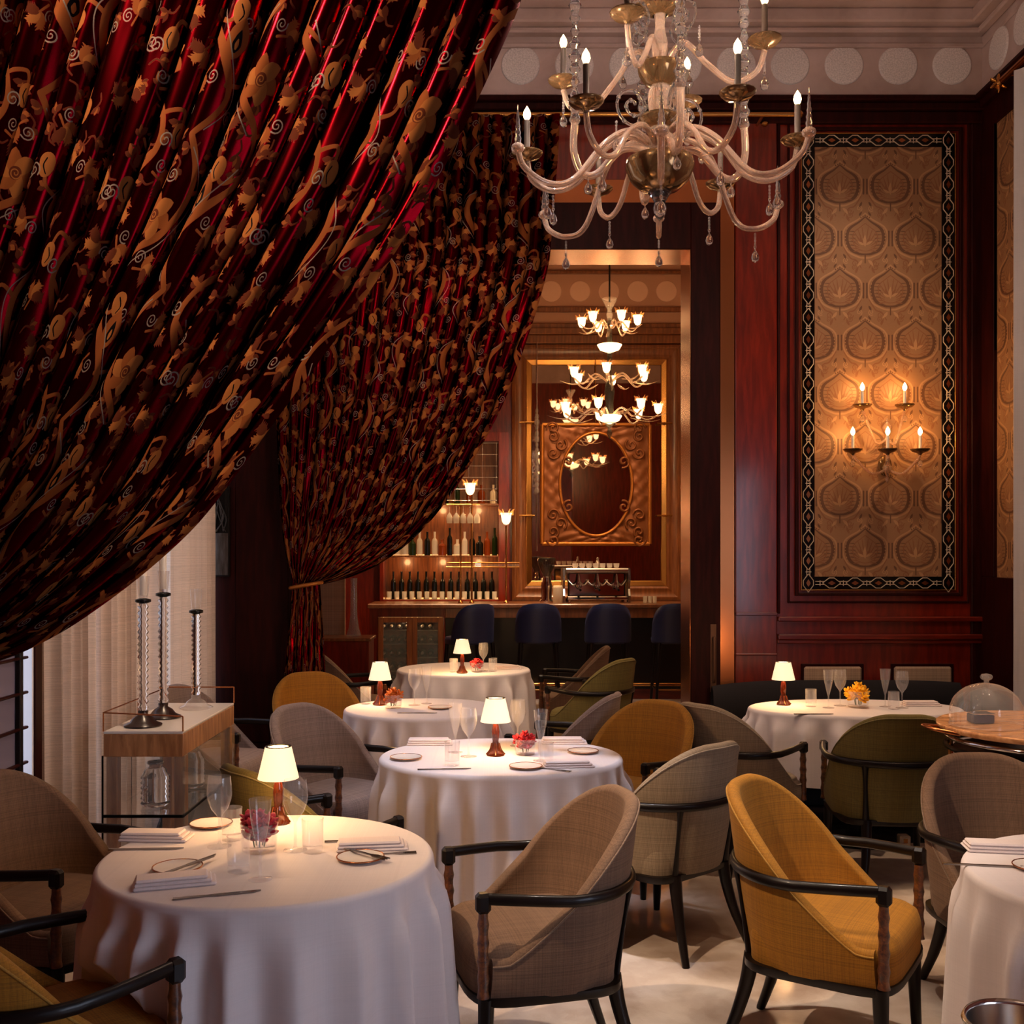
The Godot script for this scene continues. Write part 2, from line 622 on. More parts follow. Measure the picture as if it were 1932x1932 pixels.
	M.tablecloth = mat(Color(0.90, 0.86, 0.85), 0.8)
	M.tablecloth.albedo_texture = linen
	triplanar(M.tablecloth, Vector3(2.5, 2.5, 2.5))
	M.napkin = mat(Color(0.90, 0.84, 0.82), 0.8)
	M.napkin.albedo_texture = linen
	triplanar(M.napkin, Vector3(3, 3, 3), false)
	M.brocade = mat(Color(1, 1, 1), 1.0)
	var br := curtain_pattern()
	M.brocade.albedo_texture = br
	M.brocade.metallic = 1.0
	M.brocade.metallic_texture = br
	M.brocade.metallic_texture_channel = BaseMaterial3D.TEXTURE_CHANNEL_ALPHA
	# the gold figure is matt, the crimson ground a satin
	var src := br.get_image()
	var ri := Image.create(512, 512, false, Image.FORMAT_L8)
	for y in 512:
		for x in 512:
			var g := lerpf(0.95, 0.22, src.get_pixel(x * 2, y * 2).a)
			ri.set_pixel(x, y, Color(g, g, g))
	M.brocade.roughness_texture = ImageTexture.create_from_image(ri)
	M.brocade.roughness_texture_channel = BaseMaterial3D.TEXTURE_CHANNEL_RED
	M.brocade.metallic_specular = 0.2
	M.damask = mat(Color(1, 1, 1), 0.55)
	M.damask.albedo_texture = damask_pattern()
	# sheer: slubs run across
	rng.seed = 30
	var im := Image.create(256, 512, false, Image.FORMAT_RGB8)
	for y in 512:
		var r := rng.randf_range(-0.12, 0.04)
		for x in 256:
			var g := clampf(0.94 + r * (0.6 + 0.4 * sin(x * 0.05 + y * 1.7)) + rng.randf_range(-0.03, 0.03), 0, 1)
			im.set_pixel(x, y, Color(g, g * 0.985, g * 0.965))
	M.sheer = mat(Color(0.90, 0.82, 0.75), 0.8)
	M.sheer.albedo_texture = ImageTexture.create_from_image(im)
	M.sheer.uv1_scale = Vector3(4, 6, 1)
	M.sheer.backlight_enabled = true
	M.sheer.backlight = Color(0.72, 0.68, 0.64)
	M.drape = mat(Color(0.74, 0.72, 0.72), 0.75)
	M.drape.albedo_texture = linen
	triplanar(M.drape, Vector3(2, 2, 2))
	M.blind = mat(Color(0.50, 0.46, 0.52), 0.8)
	M.blind.backlight_enabled = true
	M.blind.backlight = Color(0.20, 0.19, 0.23)
	# glass
	M.glass = glassy(Color(1, 1, 1), 0.09)
	M.glass.metallic_specular = 1.0
	M.pane = glassy(Color(0.92, 0.97, 0.95), 0.06, 0.02)
	M.crystal = glassy(Color(0.9, 0.86, 0.83), 0.13, 0.03)
	M.crystal.metallic_specular = 0.9
	M.arm_glass = mat(Color(0.93, 0.80, 0.70, 0.22), 0.05)
	M.arm_glass.refraction_enabled = true
	M.arm_glass.refraction_scale = 0.045
	M.arm_glass.metallic_specular = 0.8
	M.amber_bowl = mat(Color(0.52, 0.40, 0.27), 0.12, 0.8)
	M.cut_drop = mat(Color(1, 1, 1, 0.02), 0.02)
	M.cut_drop.refraction_enabled = true
	M.cut_drop.refraction_scale = 0.05
	M.smoke_glass = glassy(Color(0.12, 0.12, 0.10), 0.55, 0.1)
	M.amber = glassy(Color(0.42, 0.15, 0.03), 0.75, 0.05)
	M.tortoise = mat(Color(0.62, 0.40, 0.20), 0.25)
	M.tortoise.albedo_texture = noise_tex(256, 0.03, Color(0.22, 0.10, 0.05), Color(1, 0.9, 0.7), true, 3, 44)
	triplanar(M.tortoise, Vector3(6, 6, 6), false)
	M.tortoise.clearcoat_enabled = true
	M.honeycomb = glassy(Color(0.62, 0.64, 0.64), 0.34, 0.08)
	M.porcelain = mat(Color(0.92, 0.88, 0.84), 0.2)
	M.petal_red = mat(Color(0.72, 0.05, 0.09), 0.7)
	M.petal_wine = mat(Color(0.66, 0.12, 0.20), 0.7)
	M.petal_yellow = mat(Color(1.0, 0.74, 0.08), 0.7)
	M.petal_amber = mat(Color(0.85, 0.42, 0.05), 0.7)
	M.leaf_green = mat(Color(0.22, 0.36, 0.12), 0.7)
	M.candle = mat(Color(0.30, 0.24, 0.19), 0.5)
	M.candle_pale = mat(Color(0.94, 0.90, 0.84), 0.5)
	M.dull_bronze = mat(Color(0.38, 0.26, 0.19), 0.5, 0.6)
	M.flame = glow(Color(1.0, 0.80, 0.52), 22.0)
	M.shade = glow(Color(1.0, 0.85, 0.66), 1.0)
	M.tulip = glow(Color(1.0, 0.82, 0.58), 3.0)
	M.tulip_petal = glassy(Color(0.95, 0.66, 0.38), 0.4, 0.1)
	M.downlight = glow(Color(1.0, 0.86, 0.68), 5.0)
	M.shelf_strip = glow(Color(1.0, 0.70, 0.40), 2.0)
	M.ceramic_dark = mat(Color(0.16, 0.10, 0.09), 0.25)
	M.art_dark = mat(Color(0.03, 0.03, 0.035), 0.1, 0.3)
	M.art_pale = mat(Color(0.42, 0.40, 0.39), 0.3, 0.5)
	M.art_pale.albedo_texture = grain
	triplanar(M.art_pale, Vector3(6, 1, 6))
	M.bottle_dark = mat(Color(0.05, 0.06, 0.04), 0.1)
	M.bottle_green = mat(Color(0.10, 0.16, 0.05), 0.1)
	M.bottle_amber = mat(Color(0.45, 0.18, 0.05), 0.1)
	M.bottle_clear = glassy(Color(0.95, 0.92, 0.85), 0.35, 0.05)
	M.paper = mat(Color(0.85, 0.76, 0.62), 0.6)
	M.foil = mat(Color(0.75, 0.72, 0.68), 0.3, 0.8)
	M.black_front = mat(Color(0.03, 0.026, 0.03), 0.3)
# ---------------------------------------------------------------- chairs
var chair_meshes := []

func shell_point(t: float, y: float, off: float) -> Vector3:
	var k := (y - 0.34) / 0.54
	var a := 0.272 + 0.045 * k - off
	var b := 0.225 + 0.055 * k - off
	var zc := 0.015 + 0.03 * k
	if absf(t) <= 0.68:
		var f := t / 0.68 * PI / 2
		return Vector3(a * sin(f), y, zc + b * cos(f))
	var g := (absf(t) - 0.68) / 0.32
	return Vector3(signf(t) * (a - 0.022 * g * g), y, zc - 0.235 * g)

func shell_top(t: float) -> float:
	return 0.452 + 0.423 * pow(0.5 + 0.5 * cos(PI * clampf((absf(t) - 0.08) / 0.86, 0, 1)), 0.60)

func superellipse(a: float, e: float) -> Vector2:
	var c := cos(a)
	var s := sin(a)
	return Vector2(signf(c) * pow(absf(c), 2.0 / e), signf(s) * pow(absf(s), 2.0 / e))

func build_chair_meshes() -> void:
	var th := 0.044
	var nt := 56
	var b := B.new()
	var rows := []
	for j in 22:
		var row := PackedVector3Array()
		for i in nt + 1:
			var t := -1.0 + 2.0 * i / nt
			var h := shell_top(t) - th * 0.5
			if j < 8:
				row.append(shell_point(t, lerpf(0.335, h, j / 7.0), -0.006 * sin(PI * j / 7.0)))
			elif j < 14:
				var a := PI * (j - 7) / 7.0
				row.append(shell_point(t, h + sin(a) * th * 0.5, th * 0.5 * (1.0 - cos(a))))
			else:
				row.append(shell_point(t, lerpf(h, 0.43, (j - 14) / 7.0), th - 0.004 * sin(PI * (j - 14) / 7.0)))
		rows.append(row)
	b.grid(rows, false, true)
	# close the two ends
	for e in [0, nt]:
		var cap := []
		var mid := Vector3.ZERO
		for j in 22:
			mid += rows[j][e] / 22.0
		var r0 := PackedVector3Array()
		var r1 := PackedVector3Array()
		for j in 22:
			r0.append(rows[j][e])
			r1.append(mid)
		cap = [r0, r1] if e == 0 else [r1, r0]
		b.grid(cap)
	chair_meshes.append(["backrest", b.mesh(), "fabric"])
	# welt along both edges of the rim
	b = B.new()
	for off in [-0.001]:
		var path := PackedVector3Array()
		for i in nt + 1:
			var t := -1.0 + 2.0 * i / nt
			path.append(shell_point(t, shell_top(t) - th * 0.42, off))
		b.tube(path, 0.0032, 6)
	chair_meshes.append(["piping", b.mesh(), "piping"])
	# seat cushion
	b = B.new()
	rows = []
	for q in [[1.0, 0.338], [1.0, 0.36], [1.015, 0.40], [1.0, 0.435], [0.965, 0.462], [0.88, 0.478], [0.6, 0.49], [0.3, 0.495], [0.002, 0.496]]:
		var row := PackedVector3Array()
		for s in 37:
			var e := superellipse(TAU * s / 36.0, 5.0)
			row.append(Vector3(e.x * 0.256 * q[0], q[1], -0.035 + e.y * 0.236 * q[0]))
		rows.append(row)
	b.grid(rows, true, true)
	chair_meshes.append(["seat", b.mesh(), "fabric"])
	b = B.new()
	rows = []
	for q in [[0.9, 0.31], [0.98, 0.31], [0.98, 0.31], [1.01, 0.318], [1.01, 0.34], [1.01, 0.34], [0.9, 0.342]]:
		var row := PackedVector3Array()
		for s in 37:
			var e := superellipse(TAU * s / 36.0, 5.0)
			row.append(Vector3(e.x * 0.268 * q[0], q[1], -0.028 + e.y * 0.246 * q[0]))
		rows.append(row)
	b.grid(rows, true, true)
	chair_meshes.append(["seat_rail", b.mesh(), "ebony"])
	# arm hoop round the back, running out to the arm ends
	b = B.new()
	var path := PackedVector3Array()
	path.append(Vector3(-0.254, 0.636, -0.24))
	path.append(Vector3(-0.280, 0.633, -0.15))
	path.append(Vector3(-0.302, 0.630, -0.06))
	for i in 33:
		path.append(shell_point(-0.70 + 1.40 * i / 32, 0.625, -0.012))
	path.append(Vector3(0.302, 0.630, -0.06))
	path.append(Vector3(0.280, 0.633, -0.15))
	path.append(Vector3(0.254, 0.636, -0.24))
	b.tube(path, 0.0135, 8, true, 1.35, Vector3.UP)
	for s in [-1.0, 1.0]:
		b.box(Vector3(0.252 * s, 0.624, -0.243), Vector3(0.040, 0.060, 0.044), 0.010)
	chair_meshes.append(["arm_rail", b.mesh(), "ebony"])
	for s in [-1.0, 1.0]:
		b = B.new()
		var pr := []
		for i in 15:
			var f := i / 14.0
			pr.append(Vector2(0.0165 + (0.0035 if i % 3 == 0 else 0.0) - 0.002 * f, lerpf(0.345, 0.595, f)))
		b.lathe(pr, 12, Vector3(0.250 * s, 0, -0.242))
		chair_meshes.append(["arm_post", b.mesh(), "tortoise"])
		b = B.new()
		var st := PackedVector3Array()
		for i in 9:
			st.append(shell_point(0.27 * s, lerpf(0.325, 0.625, i / 8.0), -0.010))
		b.tube(st, [0.019, 0.016, 0.014, 0.012, 0.011, 0.011, 0.012, 0.015, 0.021], 6, true, 0.6, Vector3.FORWARD)
		chair_meshes.append(["back_stile", b.mesh(), "ebony"])
		b = B.new()
		b.tube(smooth_path([Vector3(0.158 * s, 0.335, 0.198), Vector3(0.164 * s, 0.24, 0.214), Vector3(0.180 * s, 0.12, 0.248), Vector3(0.205 * s, 0.0, 0.295)], 4), [0.027, 0.0265, 0.026, 0.025, 0.024, 0.023, 0.022, 0.021, 0.02, 0.018, 0.017, 0.016, 0.015], 8)
		chair_meshes.append(["leg", b.mesh(), "ebony"])
		b = B.new()
		b.tube(smooth_path([Vector3(0.232 * s, 0.335, -0.228), Vector3(0.234 * s, 0.17, -0.232), Vector3(0.238 * s, 0.0, -0.24)], 4), [0.026, 0.025, 0.024, 0.022, 0.02, 0.019, 0.018, 0.016, 0.014], 8)
		chair_meshes.append(["leg", b.mesh(), "ebony"])

func chair(x: float, d: float, fx: float, fd: float, fabric: String, label: String, grp := "upholstered dining chairs") -> Node3D:
	var o := thing("dining_chair", label, "chair", Vector3(x, 0, -d), atan2(-fx, fd), grp)
	for c in chair_meshes:
		var k: String = c[2]
		part(c[1], c[0], M[fabric if k == "fabric" else fabric + "_piping" if k == "piping" else k], o)
	return o

# ---------------------------------------------------------------- tables
func round_table(at: Vector3, rx: float, rz: float, hem: float, label: String, cloth_label: String, sd: int, folds := 15, pushed := []) -> void:
	var t := thing("round_table", label, "table", at, 0, "round restaurant tables")
	var b := B.new()
	b.lathe([Vector2(0.01, 0.72), Vector2(rx * 0.985, 0.72), Vector2(rx * 0.985, 0.72), Vector2(rx * 0.985, 0.745), Vector2(rx * 0.985, 0.745), Vector2(0.01, 0.745)], 40, Vector3.ZERO, rz / rx)
	part(b, "tabletop", M.dark_mahogany, t)
	b = B.new()
	b.lathe([Vector2(0.05, 0.03), Vector2(0.05, 0.65), Vector2(0.12, 0.72)], 16)
	part(b, "pedestal", M.black_metal, t)
	b = B.new()
	b.lathe([Vector2(0.01, 0.0), Vector2(0.26, 0.0), Vector2(0.26, 0.0), Vector2(0.26, 0.012), Vector2(0.06, 0.035), Vector2(0.01, 0.035)], 28)
	part(b, "base_plate", M.black_metal, t)
	# the cloth: flat top, a soft bend, then a fall in folds
	rng.seed = sd
	var ph := []
	for k in 6:
		ph.append(rng.randf() * TAU)
	b = B.new()
	var rows := []
	var nseg := folds * 16
	for q in [0.002, 0.35, 0.7, 0.93]:
		rows.append([q, 0.0, 0.757])
	for k in 6:
		var a := PI / 2 * k / 5.0
		rows.append([0.965 + 0.035 * sin(a), 0.0, 0.757 - 0.022 * (1.0 - cos(a))])
	for k in 12:
		var s := (k + 1) / 12.0
		rows.append([1.0, s, lerpf(0.735, hem, s)])
	var pts := []
	for q in rows:
		var row := PackedVector3Array()
		for i in nseg + 1:
			var a := TAU * i / nseg
			var s: float = q[1]
			var w1: float = folds * a + ph[0] + 1.5 * sin(2 * a + ph[1]) + 0.5 * sin(5 * a + ph[4])
			var wav: float = 0.55 * (1.0 - 2.0 * pow(absf(sin(w1 * 0.5)), 1.15)) + 0.45 * cos(w1) + 0.22 * cos(floorf(folds * 0.55) * a + ph[2])
			wav = wav * (0.7 + 0.3 * sin(3 * a + ph[3]))
			# sharpened outward folds
			var fold: float = (0.030 * minf(1.0, s * 6.0) + 0.030 * s) * wav + 0.016 * minf(1.0, s * 6.0) + 0.02 * s
			var extra: float = fold * minf(1.0, s * 5.0)
			var at2 := Vector2(cos(a) * (rx * q[0] + extra), sin(a) * (rz * q[0] + extra))
			# a chair drawn up to the table presses the cloth in
			if s > 0.0:
				for c in pushed:
					var rel := Vector2(c[0] - at.x, -c[1] - at.z)
					var k := 0
					while at2.distance_to(rel) < 0.31 * smoothstep(0.0, 0.6, s) and k < 40:
						at2 *= 0.985
						k += 1
			row.append(Vector3(at2.x, q[2] + 0.012 * s * wav, at2.y))
		pts.append(row)
	b.grid(pts, true, false, 8, 8)
	var c := part(b, "tablecloth", M.tablecloth, self, at)
	tag(c, cloth_label, "tablecloth", "white tablecloths")

# ---------------------------------------------------------------- what stands on the tables
var lamp_meshes := {}
func table_lamp(at: Vector3, label: String, e := 0.19) -> void:
	var o := thing("table_lamp", label, "lamp", at, 0, "small table lamps with cream shades")
	if lamp_meshes.is_empty():
		lamp_meshes.stem = B.new().lathe([Vector2(0.002, 0.0), Vector2(0.040, 0.0), Vector2(0.040, 0.0), Vector2(0.039, 0.006), Vector2(0.030, 0.018), Vector2(0.019, 0.040), Vector2(0.0135, 0.062), Vector2(0.016, 0.085), Vector2(0.0175, 0.105), Vector2(0.014, 0.128), Vector2(0.009, 0.150), Vector2(0.004, 0.2)], 20).mesh()
		lamp_meshes.shade = B.new().lathe([Vector2(0.066, 0.150), Vector2(0.0675, 0.150), Vector2(0.0675, 0.150), Vector2(0.043, 0.254), Vector2(0.043, 0.254), Vector2(0.0415, 0.254)], 32).mesh()
		var foot := B.new()
		for k in 5:
			var a := TAU * k / 5 + 0.3
			foot.tube(smooth_path([Vector3(cos(a) * 0.016, 0.055, sin(a) * 0.016), Vector3(cos(a) * 0.025, 0.026, sin(a) * 0.025), Vector3(cos(a) * 0.043, 0.006, sin(a) * 0.043)], 4), 0.005, 6)
		lamp_meshes.foot = foot.mesh()
		lamp_meshes.ring = B.new().lathe([Vector2(0.036, 0.252), Vector2(0.043, 0.253), Vector2(0.043, 0.256), Vector2(0.036, 0.256)], 24).mesh()
		lamp_meshes.bulb = B.new().ball(Vector3(0, 0.195, 0), Vector3(0.014, 0.02, 0.014)).mesh()
	part(lamp_meshes.stem, "amber_stem", M.amber, o)
	part(lamp_meshes.foot, "foot", M.bronze, o)
	part(lamp_meshes.shade, "lamp_shade", M.shade, o)
	part(lamp_meshes.ring, "shade_ring", M.ebony, o)
	part(lamp_meshes.bulb, "bulb", M.shade, o)
	omni(Vector3(0, 0.195, 0), Color(1.0, 0.76, 0.50), e, 0.018, o)

var ware := {}
func make_ware() -> void:
	ware.wine_glass = B.new().lathe([Vector2(0.001, 0.001), Vector2(0.036, 0.0015), Vector2(0.036, 0.003), Vector2(0.008, 0.007), Vector2(0.0042, 0.015), Vector2(0.0038, 0.085), Vector2(0.010, 0.098), Vector2(0.026, 0.118), Vector2(0.036, 0.145), Vector2(0.038, 0.165), Vector2(0.036, 0.19), Vector2(0.0335, 0.215)], 24).mesh()
	ware.champagne_flute = B.new().lathe([Vector2(0.001, 0.001), Vector2(0.033, 0.0015), Vector2(0.033, 0.003), Vector2(0.006, 0.007), Vector2(0.004, 0.015), Vector2(0.0038, 0.07), Vector2(0.008, 0.085), Vector2(0.018, 0.125), Vector2(0.026, 0.165), Vector2(0.031, 0.222)], 24).mesh()
	ware.tumbler = B.new().lathe([Vector2(0.001, 0.001), Vector2(0.030, 0.001), Vector2(0.031, 0.004), Vector2(0.0315, 0.03), Vector2(0.033, 0.102), Vector2(0.033, 0.102), Vector2(0.031, 0.102), Vector2(0.0295, 0.02), Vector2(0.001, 0.018)], 24).mesh()
	ware.plate = B.new().lathe([Vector2(0.001, 0.001), Vector2(0.045, 0.001), Vector2(0.068, 0.008), Vector2(0.069, 0.010), Vector2(0.067, 0.011), Vector2(0.046, 0.004), Vector2(0.001, 0.004)], 32).mesh()
	var rim := PackedVector3Array()
	for i in 41:
		rim.append(Vector3(cos(TAU * i / 40) * 0.0685, 0.0105, sin(TAU * i / 40) * 0.0685))
	ware.plate_rim = B.new().tube(rim, 0.0022, 6, false).mesh()
	var knife := B.new()
	knife.prism(PackedVector2Array([Vector2(-0.11, -0.006), Vector2(-0.02, -0.004), Vector2(0.0, -0.008), Vector2(0.09, -0.008), Vector2(0.112, 0.004), Vector2(0.0, 0.006), Vector2(-0.02, 0.004), Vector2(-0.11, 0.007)]), 0.004)
	knife.move(Transform3D(Basis(Vector3.RIGHT, -PI / 2), Vector3(0, 0.0005, 0)))
	ware.knife = knife.mesh()
	var fork := B.new()
	fork.prism(PackedVector2Array([Vector2(-0.10, -0.007), Vector2(0.03, -0.004), Vector2(0.05, -0.012), Vector2(0.1, -0.012), Vector2(0.1, -0.008), Vector2(0.06, -0.007), Vector2(0.06, -0.002), Vector2(0.1, -0.002), Vector2(0.1, 0.002), Vector2(0.06, 0.002), Vector2(0.06, 0.007), Vector2(0.1, 0.008), Vector2(0.1, 0.012), Vector2(0.05, 0.012), Vector2(0.03, 0.004), Vector2(-0.10, 0.007)]), 0.003)
	fork.move(Transform3D(Basis(Vector3.RIGHT, -PI / 2), Vector3(0, 0.0005, 0)))
	ware.fork = fork.mesh()
	# a folded napkin: three layers, each shorter
	var nap := B.new()
	for k in 3:
		nap.box(Vector3(-0.004 * k, 0.005 + 0.0095 * k, 0.004 * k), Vector3(0.215 - 0.014 * k, 0.009, 0.09 - 0.012 * k), 0.004)
	ware.napkin = nap.mesh()
	var bowl := B.new().lathe([Vector2(0.001, 0.001), Vector2(0.04, 0.001), Vector2(0.043, 0.006), Vector2(0.047, 0.072), Vector2(0.047, 0.072), Vector2(0.0445, 0.072), Vector2(0.040, 0.012), Vector2(0.001, 0.010)], 24)
	ware.vase = bowl.mesh()
	var bl := B.new()
	rng.seed = 90
	for k in 12:
		var a := TAU * k / 12.0 + rng.randf() * 0.4
		var up := 0.006 * (k % 3)
		var from := bl.mark()
		bl.ball(Vector3(0, 0, 0.010), Vector3(0.0075, 0.003, 0.012), 8, 4)
		bl.move(Transform3D(Basis(Vector3.UP, a) * Basis(Vector3.RIGHT, -0.35 - 0.3 * (k % 3)), Vector3(0, up, 0)), from)
	bl.ball(Vector3(0, 0.008, 0), Vector3(0.006, 0.006, 0.006), 8, 4)
	ware.blossom = bl.mesh()

func stand(kind: String, at: Vector3, label: String, category: String, mat_key: String, turn := 0.0, group := "") -> Node3D:
	var o := part(ware[kind], kind, M[mat_key], self, at)
	o.rotation.y = turn
	tag(o, label, category, group)
	return o

func plate(at: Vector3, label: String) -> void:
	var o := thing("bread_plate", label, "plate", at, 0, "bread plates")
	part(ware.plate, "dish", M.porcelain, o)
	part(ware.plate_rim, "painted_rim", M.bronze, o)

func flower_vase(at: Vector3, petal: String, label: String, s := 1.0, sd := 1) -> void:
	var o := thing("flower_vase", label, "vase", at, 0, "low glass vases of flowers")
	o.scale = Vector3.ONE * s
	part(ware.vase, "glass_bowl", M.glass, o)
	rng.seed = sd
	for k in 13:
		var a := k * 2.4
		var r := 0.034 * sqrt(k / 12.0)
		var bl := part(ware.blossom, "blossom", M[petal], o, Vector3(cos(a) * r, 0.072 - r * 0.55 - 0.02 * (k % 2), sin(a) * r))
		bl.rotation = Vector3(sin(a) * r * 18, rng.randf() * TAU, -cos(a) * r * 18)
		bl.scale = Vector3.ONE * rng.randf_range(1.0, 1.4)
	for k in 5:
		var a := k * 1.3
		var b := B.new()
		b.tube(PackedVector3Array([Vector3(cos(a) * 0.012, 0.012, sin(a) * 0.012), Vector3(cos(a) * 0.02, 0.05, sin(a) * 0.02)]), 0.002, 5)
		part(b, "stem", M.leaf_green, o)

# ---------------------------------------------------------------- curtains
# left and right give the paths, from the rod down to the tie, of the wall edge and of the leading edge
func curtain_sheet(left: Array, right: Array, folds: float, amp0: float, amp1: float, uv_wide: float, tile: float, sd: int, cols := 300, rws := 90) -> B:
	rng.seed = sd
	var jit := []
	for k in int(folds) + 3:
		jit.append([rng.randf_range(-0.16, 0.16), rng.randf_range(0.75, 1.2), rng.randf_range(0, TAU)])
	var lp := smooth_path(left, 12)
	var rp := smooth_path(right, 12)
	var b := B.new()
	var rows := []
	var uvs := PackedVector2Array()
	var run := 0.0
	var prev := Vector3.ZERO
	for j in rws + 1:
		var v := float(j) / rws
		var l := at_length(lp, v)
		var r := at_length(rp, v)
		if j > 0:
			run += (r.lerp(l, 0.4) - prev).length()
		prev = r.lerp(l, 0.4)
		var along := (r - l)
		var wide := along.length()
		along = along.normalized()
		var out := Vector3(0, 0, 1)
		var amp := lerpf(amp0, amp1, smoothstep(0.0, 1.0, v))
		var row := PackedVector3Array()
		for i in cols + 1:
			var u := float(i) / cols
			var fu := u * folds
			var k := clampi(int(round(fu)), 0, jit.size() - 1)
			var w := fu + 0.13 * sin(fu * 1.7 + v * 2.0) + 0.06 * sin(v * 9.0 + fu * 0.8)
			var a := w * TAU
			var am: float = amp * (0.85 + 0.15 * sin(fu * 2.3 + 1.0) + 0.12 * sin(v * 6.0 + fu))
			# tall rounded ridges, tight valleys; the ridges lean over to one side
			var z := am * (0.72 * cos(a) + 0.20 * cos(2.0 * a + 0.5) - 0.12 * cos(3.0 * a))
			z += am * 0.10 * sin(a * 3.0 + v * 14.0) * sin(v * 5.0 + fu)
			var lean := minf(am * 0.55, wide / folds * 0.30) * sin(a + 0.4)
			row.append(l.lerp(r, u) + out * z + along * lean)
			uvs.append(Vector2(u * uv_wide / tile, run / tile))
		rows.append(row)
	b.grid(rows)
	b.uv = uvs
	return b

func at_length(p: PackedVector3Array, f: float) -> Vector3:
	var tot := 0.0
	for i in p.size() - 1:
		tot += p[i].distance_to(p[i + 1])
	var want := clampf(f, 0, 1) * tot
	for i in p.size() - 1:
		var s := p[i].distance_to(p[i + 1])
		if want <= s or i == p.size() - 2:
			return p[i].lerp(p[i + 1], minf(want / maxf(s, 1e-6), 1.0))
		want -= s
	return p[p.size() - 1]

# a straight pleated hanging, along a line from a to b, between two heights
func pleated(a: Vector3, b2: Vector3, y0: float, y1: float, pleats: float, amp: float, sd: int, per := 12) -> B:
	rng.seed = sd
	var p1 := rng.randf() * TAU
	var dir := (b2 - a).normalized()
	var nrm := dir.cross(Vector3.UP)
	var cols := int(pleats * per)
	var b := B.new()
	var rows := []
	for j in 9:
		var v := j / 8.0
		var row := PackedVector3Array()
		for i in cols + 1:
			var u := float(i) / cols
			var w := u * pleats * TAU + 1.6 * sin(u * 5.0 + p1) + 0.9 * sin(u * 13.0 + p1 * 2.0) + 0.25 * sin(v * 3.0 + u * 11.0)
			row.append(a.lerp(b2, u) + Vector3.UP * lerpf(y1, y0, v) + nrm * amp * (cos(w) + 0.3 * cos(2 * w + p1)) * (0.85 + 0.25 * v) + dir * amp * 0.35 * sin(w))
		rows.append(row)
	b.grid(rows, false, false, 1.0, 1.0)
	return b
# ---------------------------------------------------------------- lights that belong to the room
const WALL := 7.6       # front face of the panelled wall with the portal
const BARWALL := 14.1   # back wall of the bar beyond it
const LEFT := -2.2
const RIGHT := 3.46
const CEIL := 5.5

func downlight(at: Vector3, to: Vector3, e: float, angle: float, c: Color, label: String) -> void:
	var o := thing("recessed_downlight", label, "downlight", at, 0, "recessed ceiling downlights")
	part(B.new().lathe([Vector2(0.055, -0.004), Vector2(0.08, -0.008), Vector2(0.08, 0.004), Vector2(0.055, 0.006)], 24), "trim_ring", M.silver, o)
	part(B.new().lathe([Vector2(0.001, -0.002), Vector2(0.054, -0.002)], 20), "light_lens", M.downlight, o)
	var l := SpotLight3D.new()
	l.name = "light"
	o.add_child(l)
	l.position = Vector3(0, -0.02, 0)
	l.look_at_from_position(at + l.position, to, Vector3.RIGHT if absf((to - at).normalized().y) > 0.95 else Vector3.UP)
	l.spot_angle = angle
	l.spot_angle_attenuation = 0.9
	l.light_color = c
	l.light_energy = e
	l.light_size = 0.05
	l.spot_range = 16
	l.shadow_enabled = true

func added_wall_spot(at: Vector3, to: Vector3, e: float, angle: float, c: Color) -> void:  # unseen lamp, added to rake light across the nearer curtain
	var o := thing("added_wall_spotlight", "added unseen black spotlight on the left wall turned onto the nearer curtain", "spotlight", at)
	part(B.new().lathe([Vector2(0.001, 0.0), Vector2(0.045, 0.0), Vector2(0.045, 0.02), Vector2(0.001, 0.02)], 16).move(Transform3D(Basis(Vector3.BACK, -PI / 2), Vector3.ZERO)), "wall_plate", M.black_metal, o)
	part(B.new().tube(PackedVector3Array([Vector3.ZERO, Vector3(0.08, 0, 0)]), 0.01, 8), "arm", M.black_metal, o)
	var h := Node3D.new()
	h.name = "head"
	o.add_child(h)
	h.look_at_from_position(at + Vector3(0.1, 0, 0), to, Vector3.UP)
	var turn := Transform3D(Basis(Vector3.RIGHT, -PI / 2), Vector3.ZERO)
	part(B.new().lathe([Vector2(0.001, -0.07), Vector2(0.035, -0.07), Vector2(0.042, 0.06), Vector2(0.042, 0.06), Vector2(0.037, 0.06), Vector2(0.036, 0.045)], 18).move(turn), "housing", M.black_metal, h)
	part(B.new().lathe([Vector2(0.036, 0.05), Vector2(0.001, 0.05)], 18).move(turn), "light_lens", M.downlight, h)
	var l := SpotLight3D.new()
	l.name = "light"
	h.add_child(l)
	l.position = Vector3(0, 0, -0.08)
	l.spot_angle = angle
	l.spot_angle_attenuation = 0.9
	l.light_color = c
	l.light_energy = e
	l.light_size = 0.035
	l.spot_range = 16
	l.shadow_enabled = true

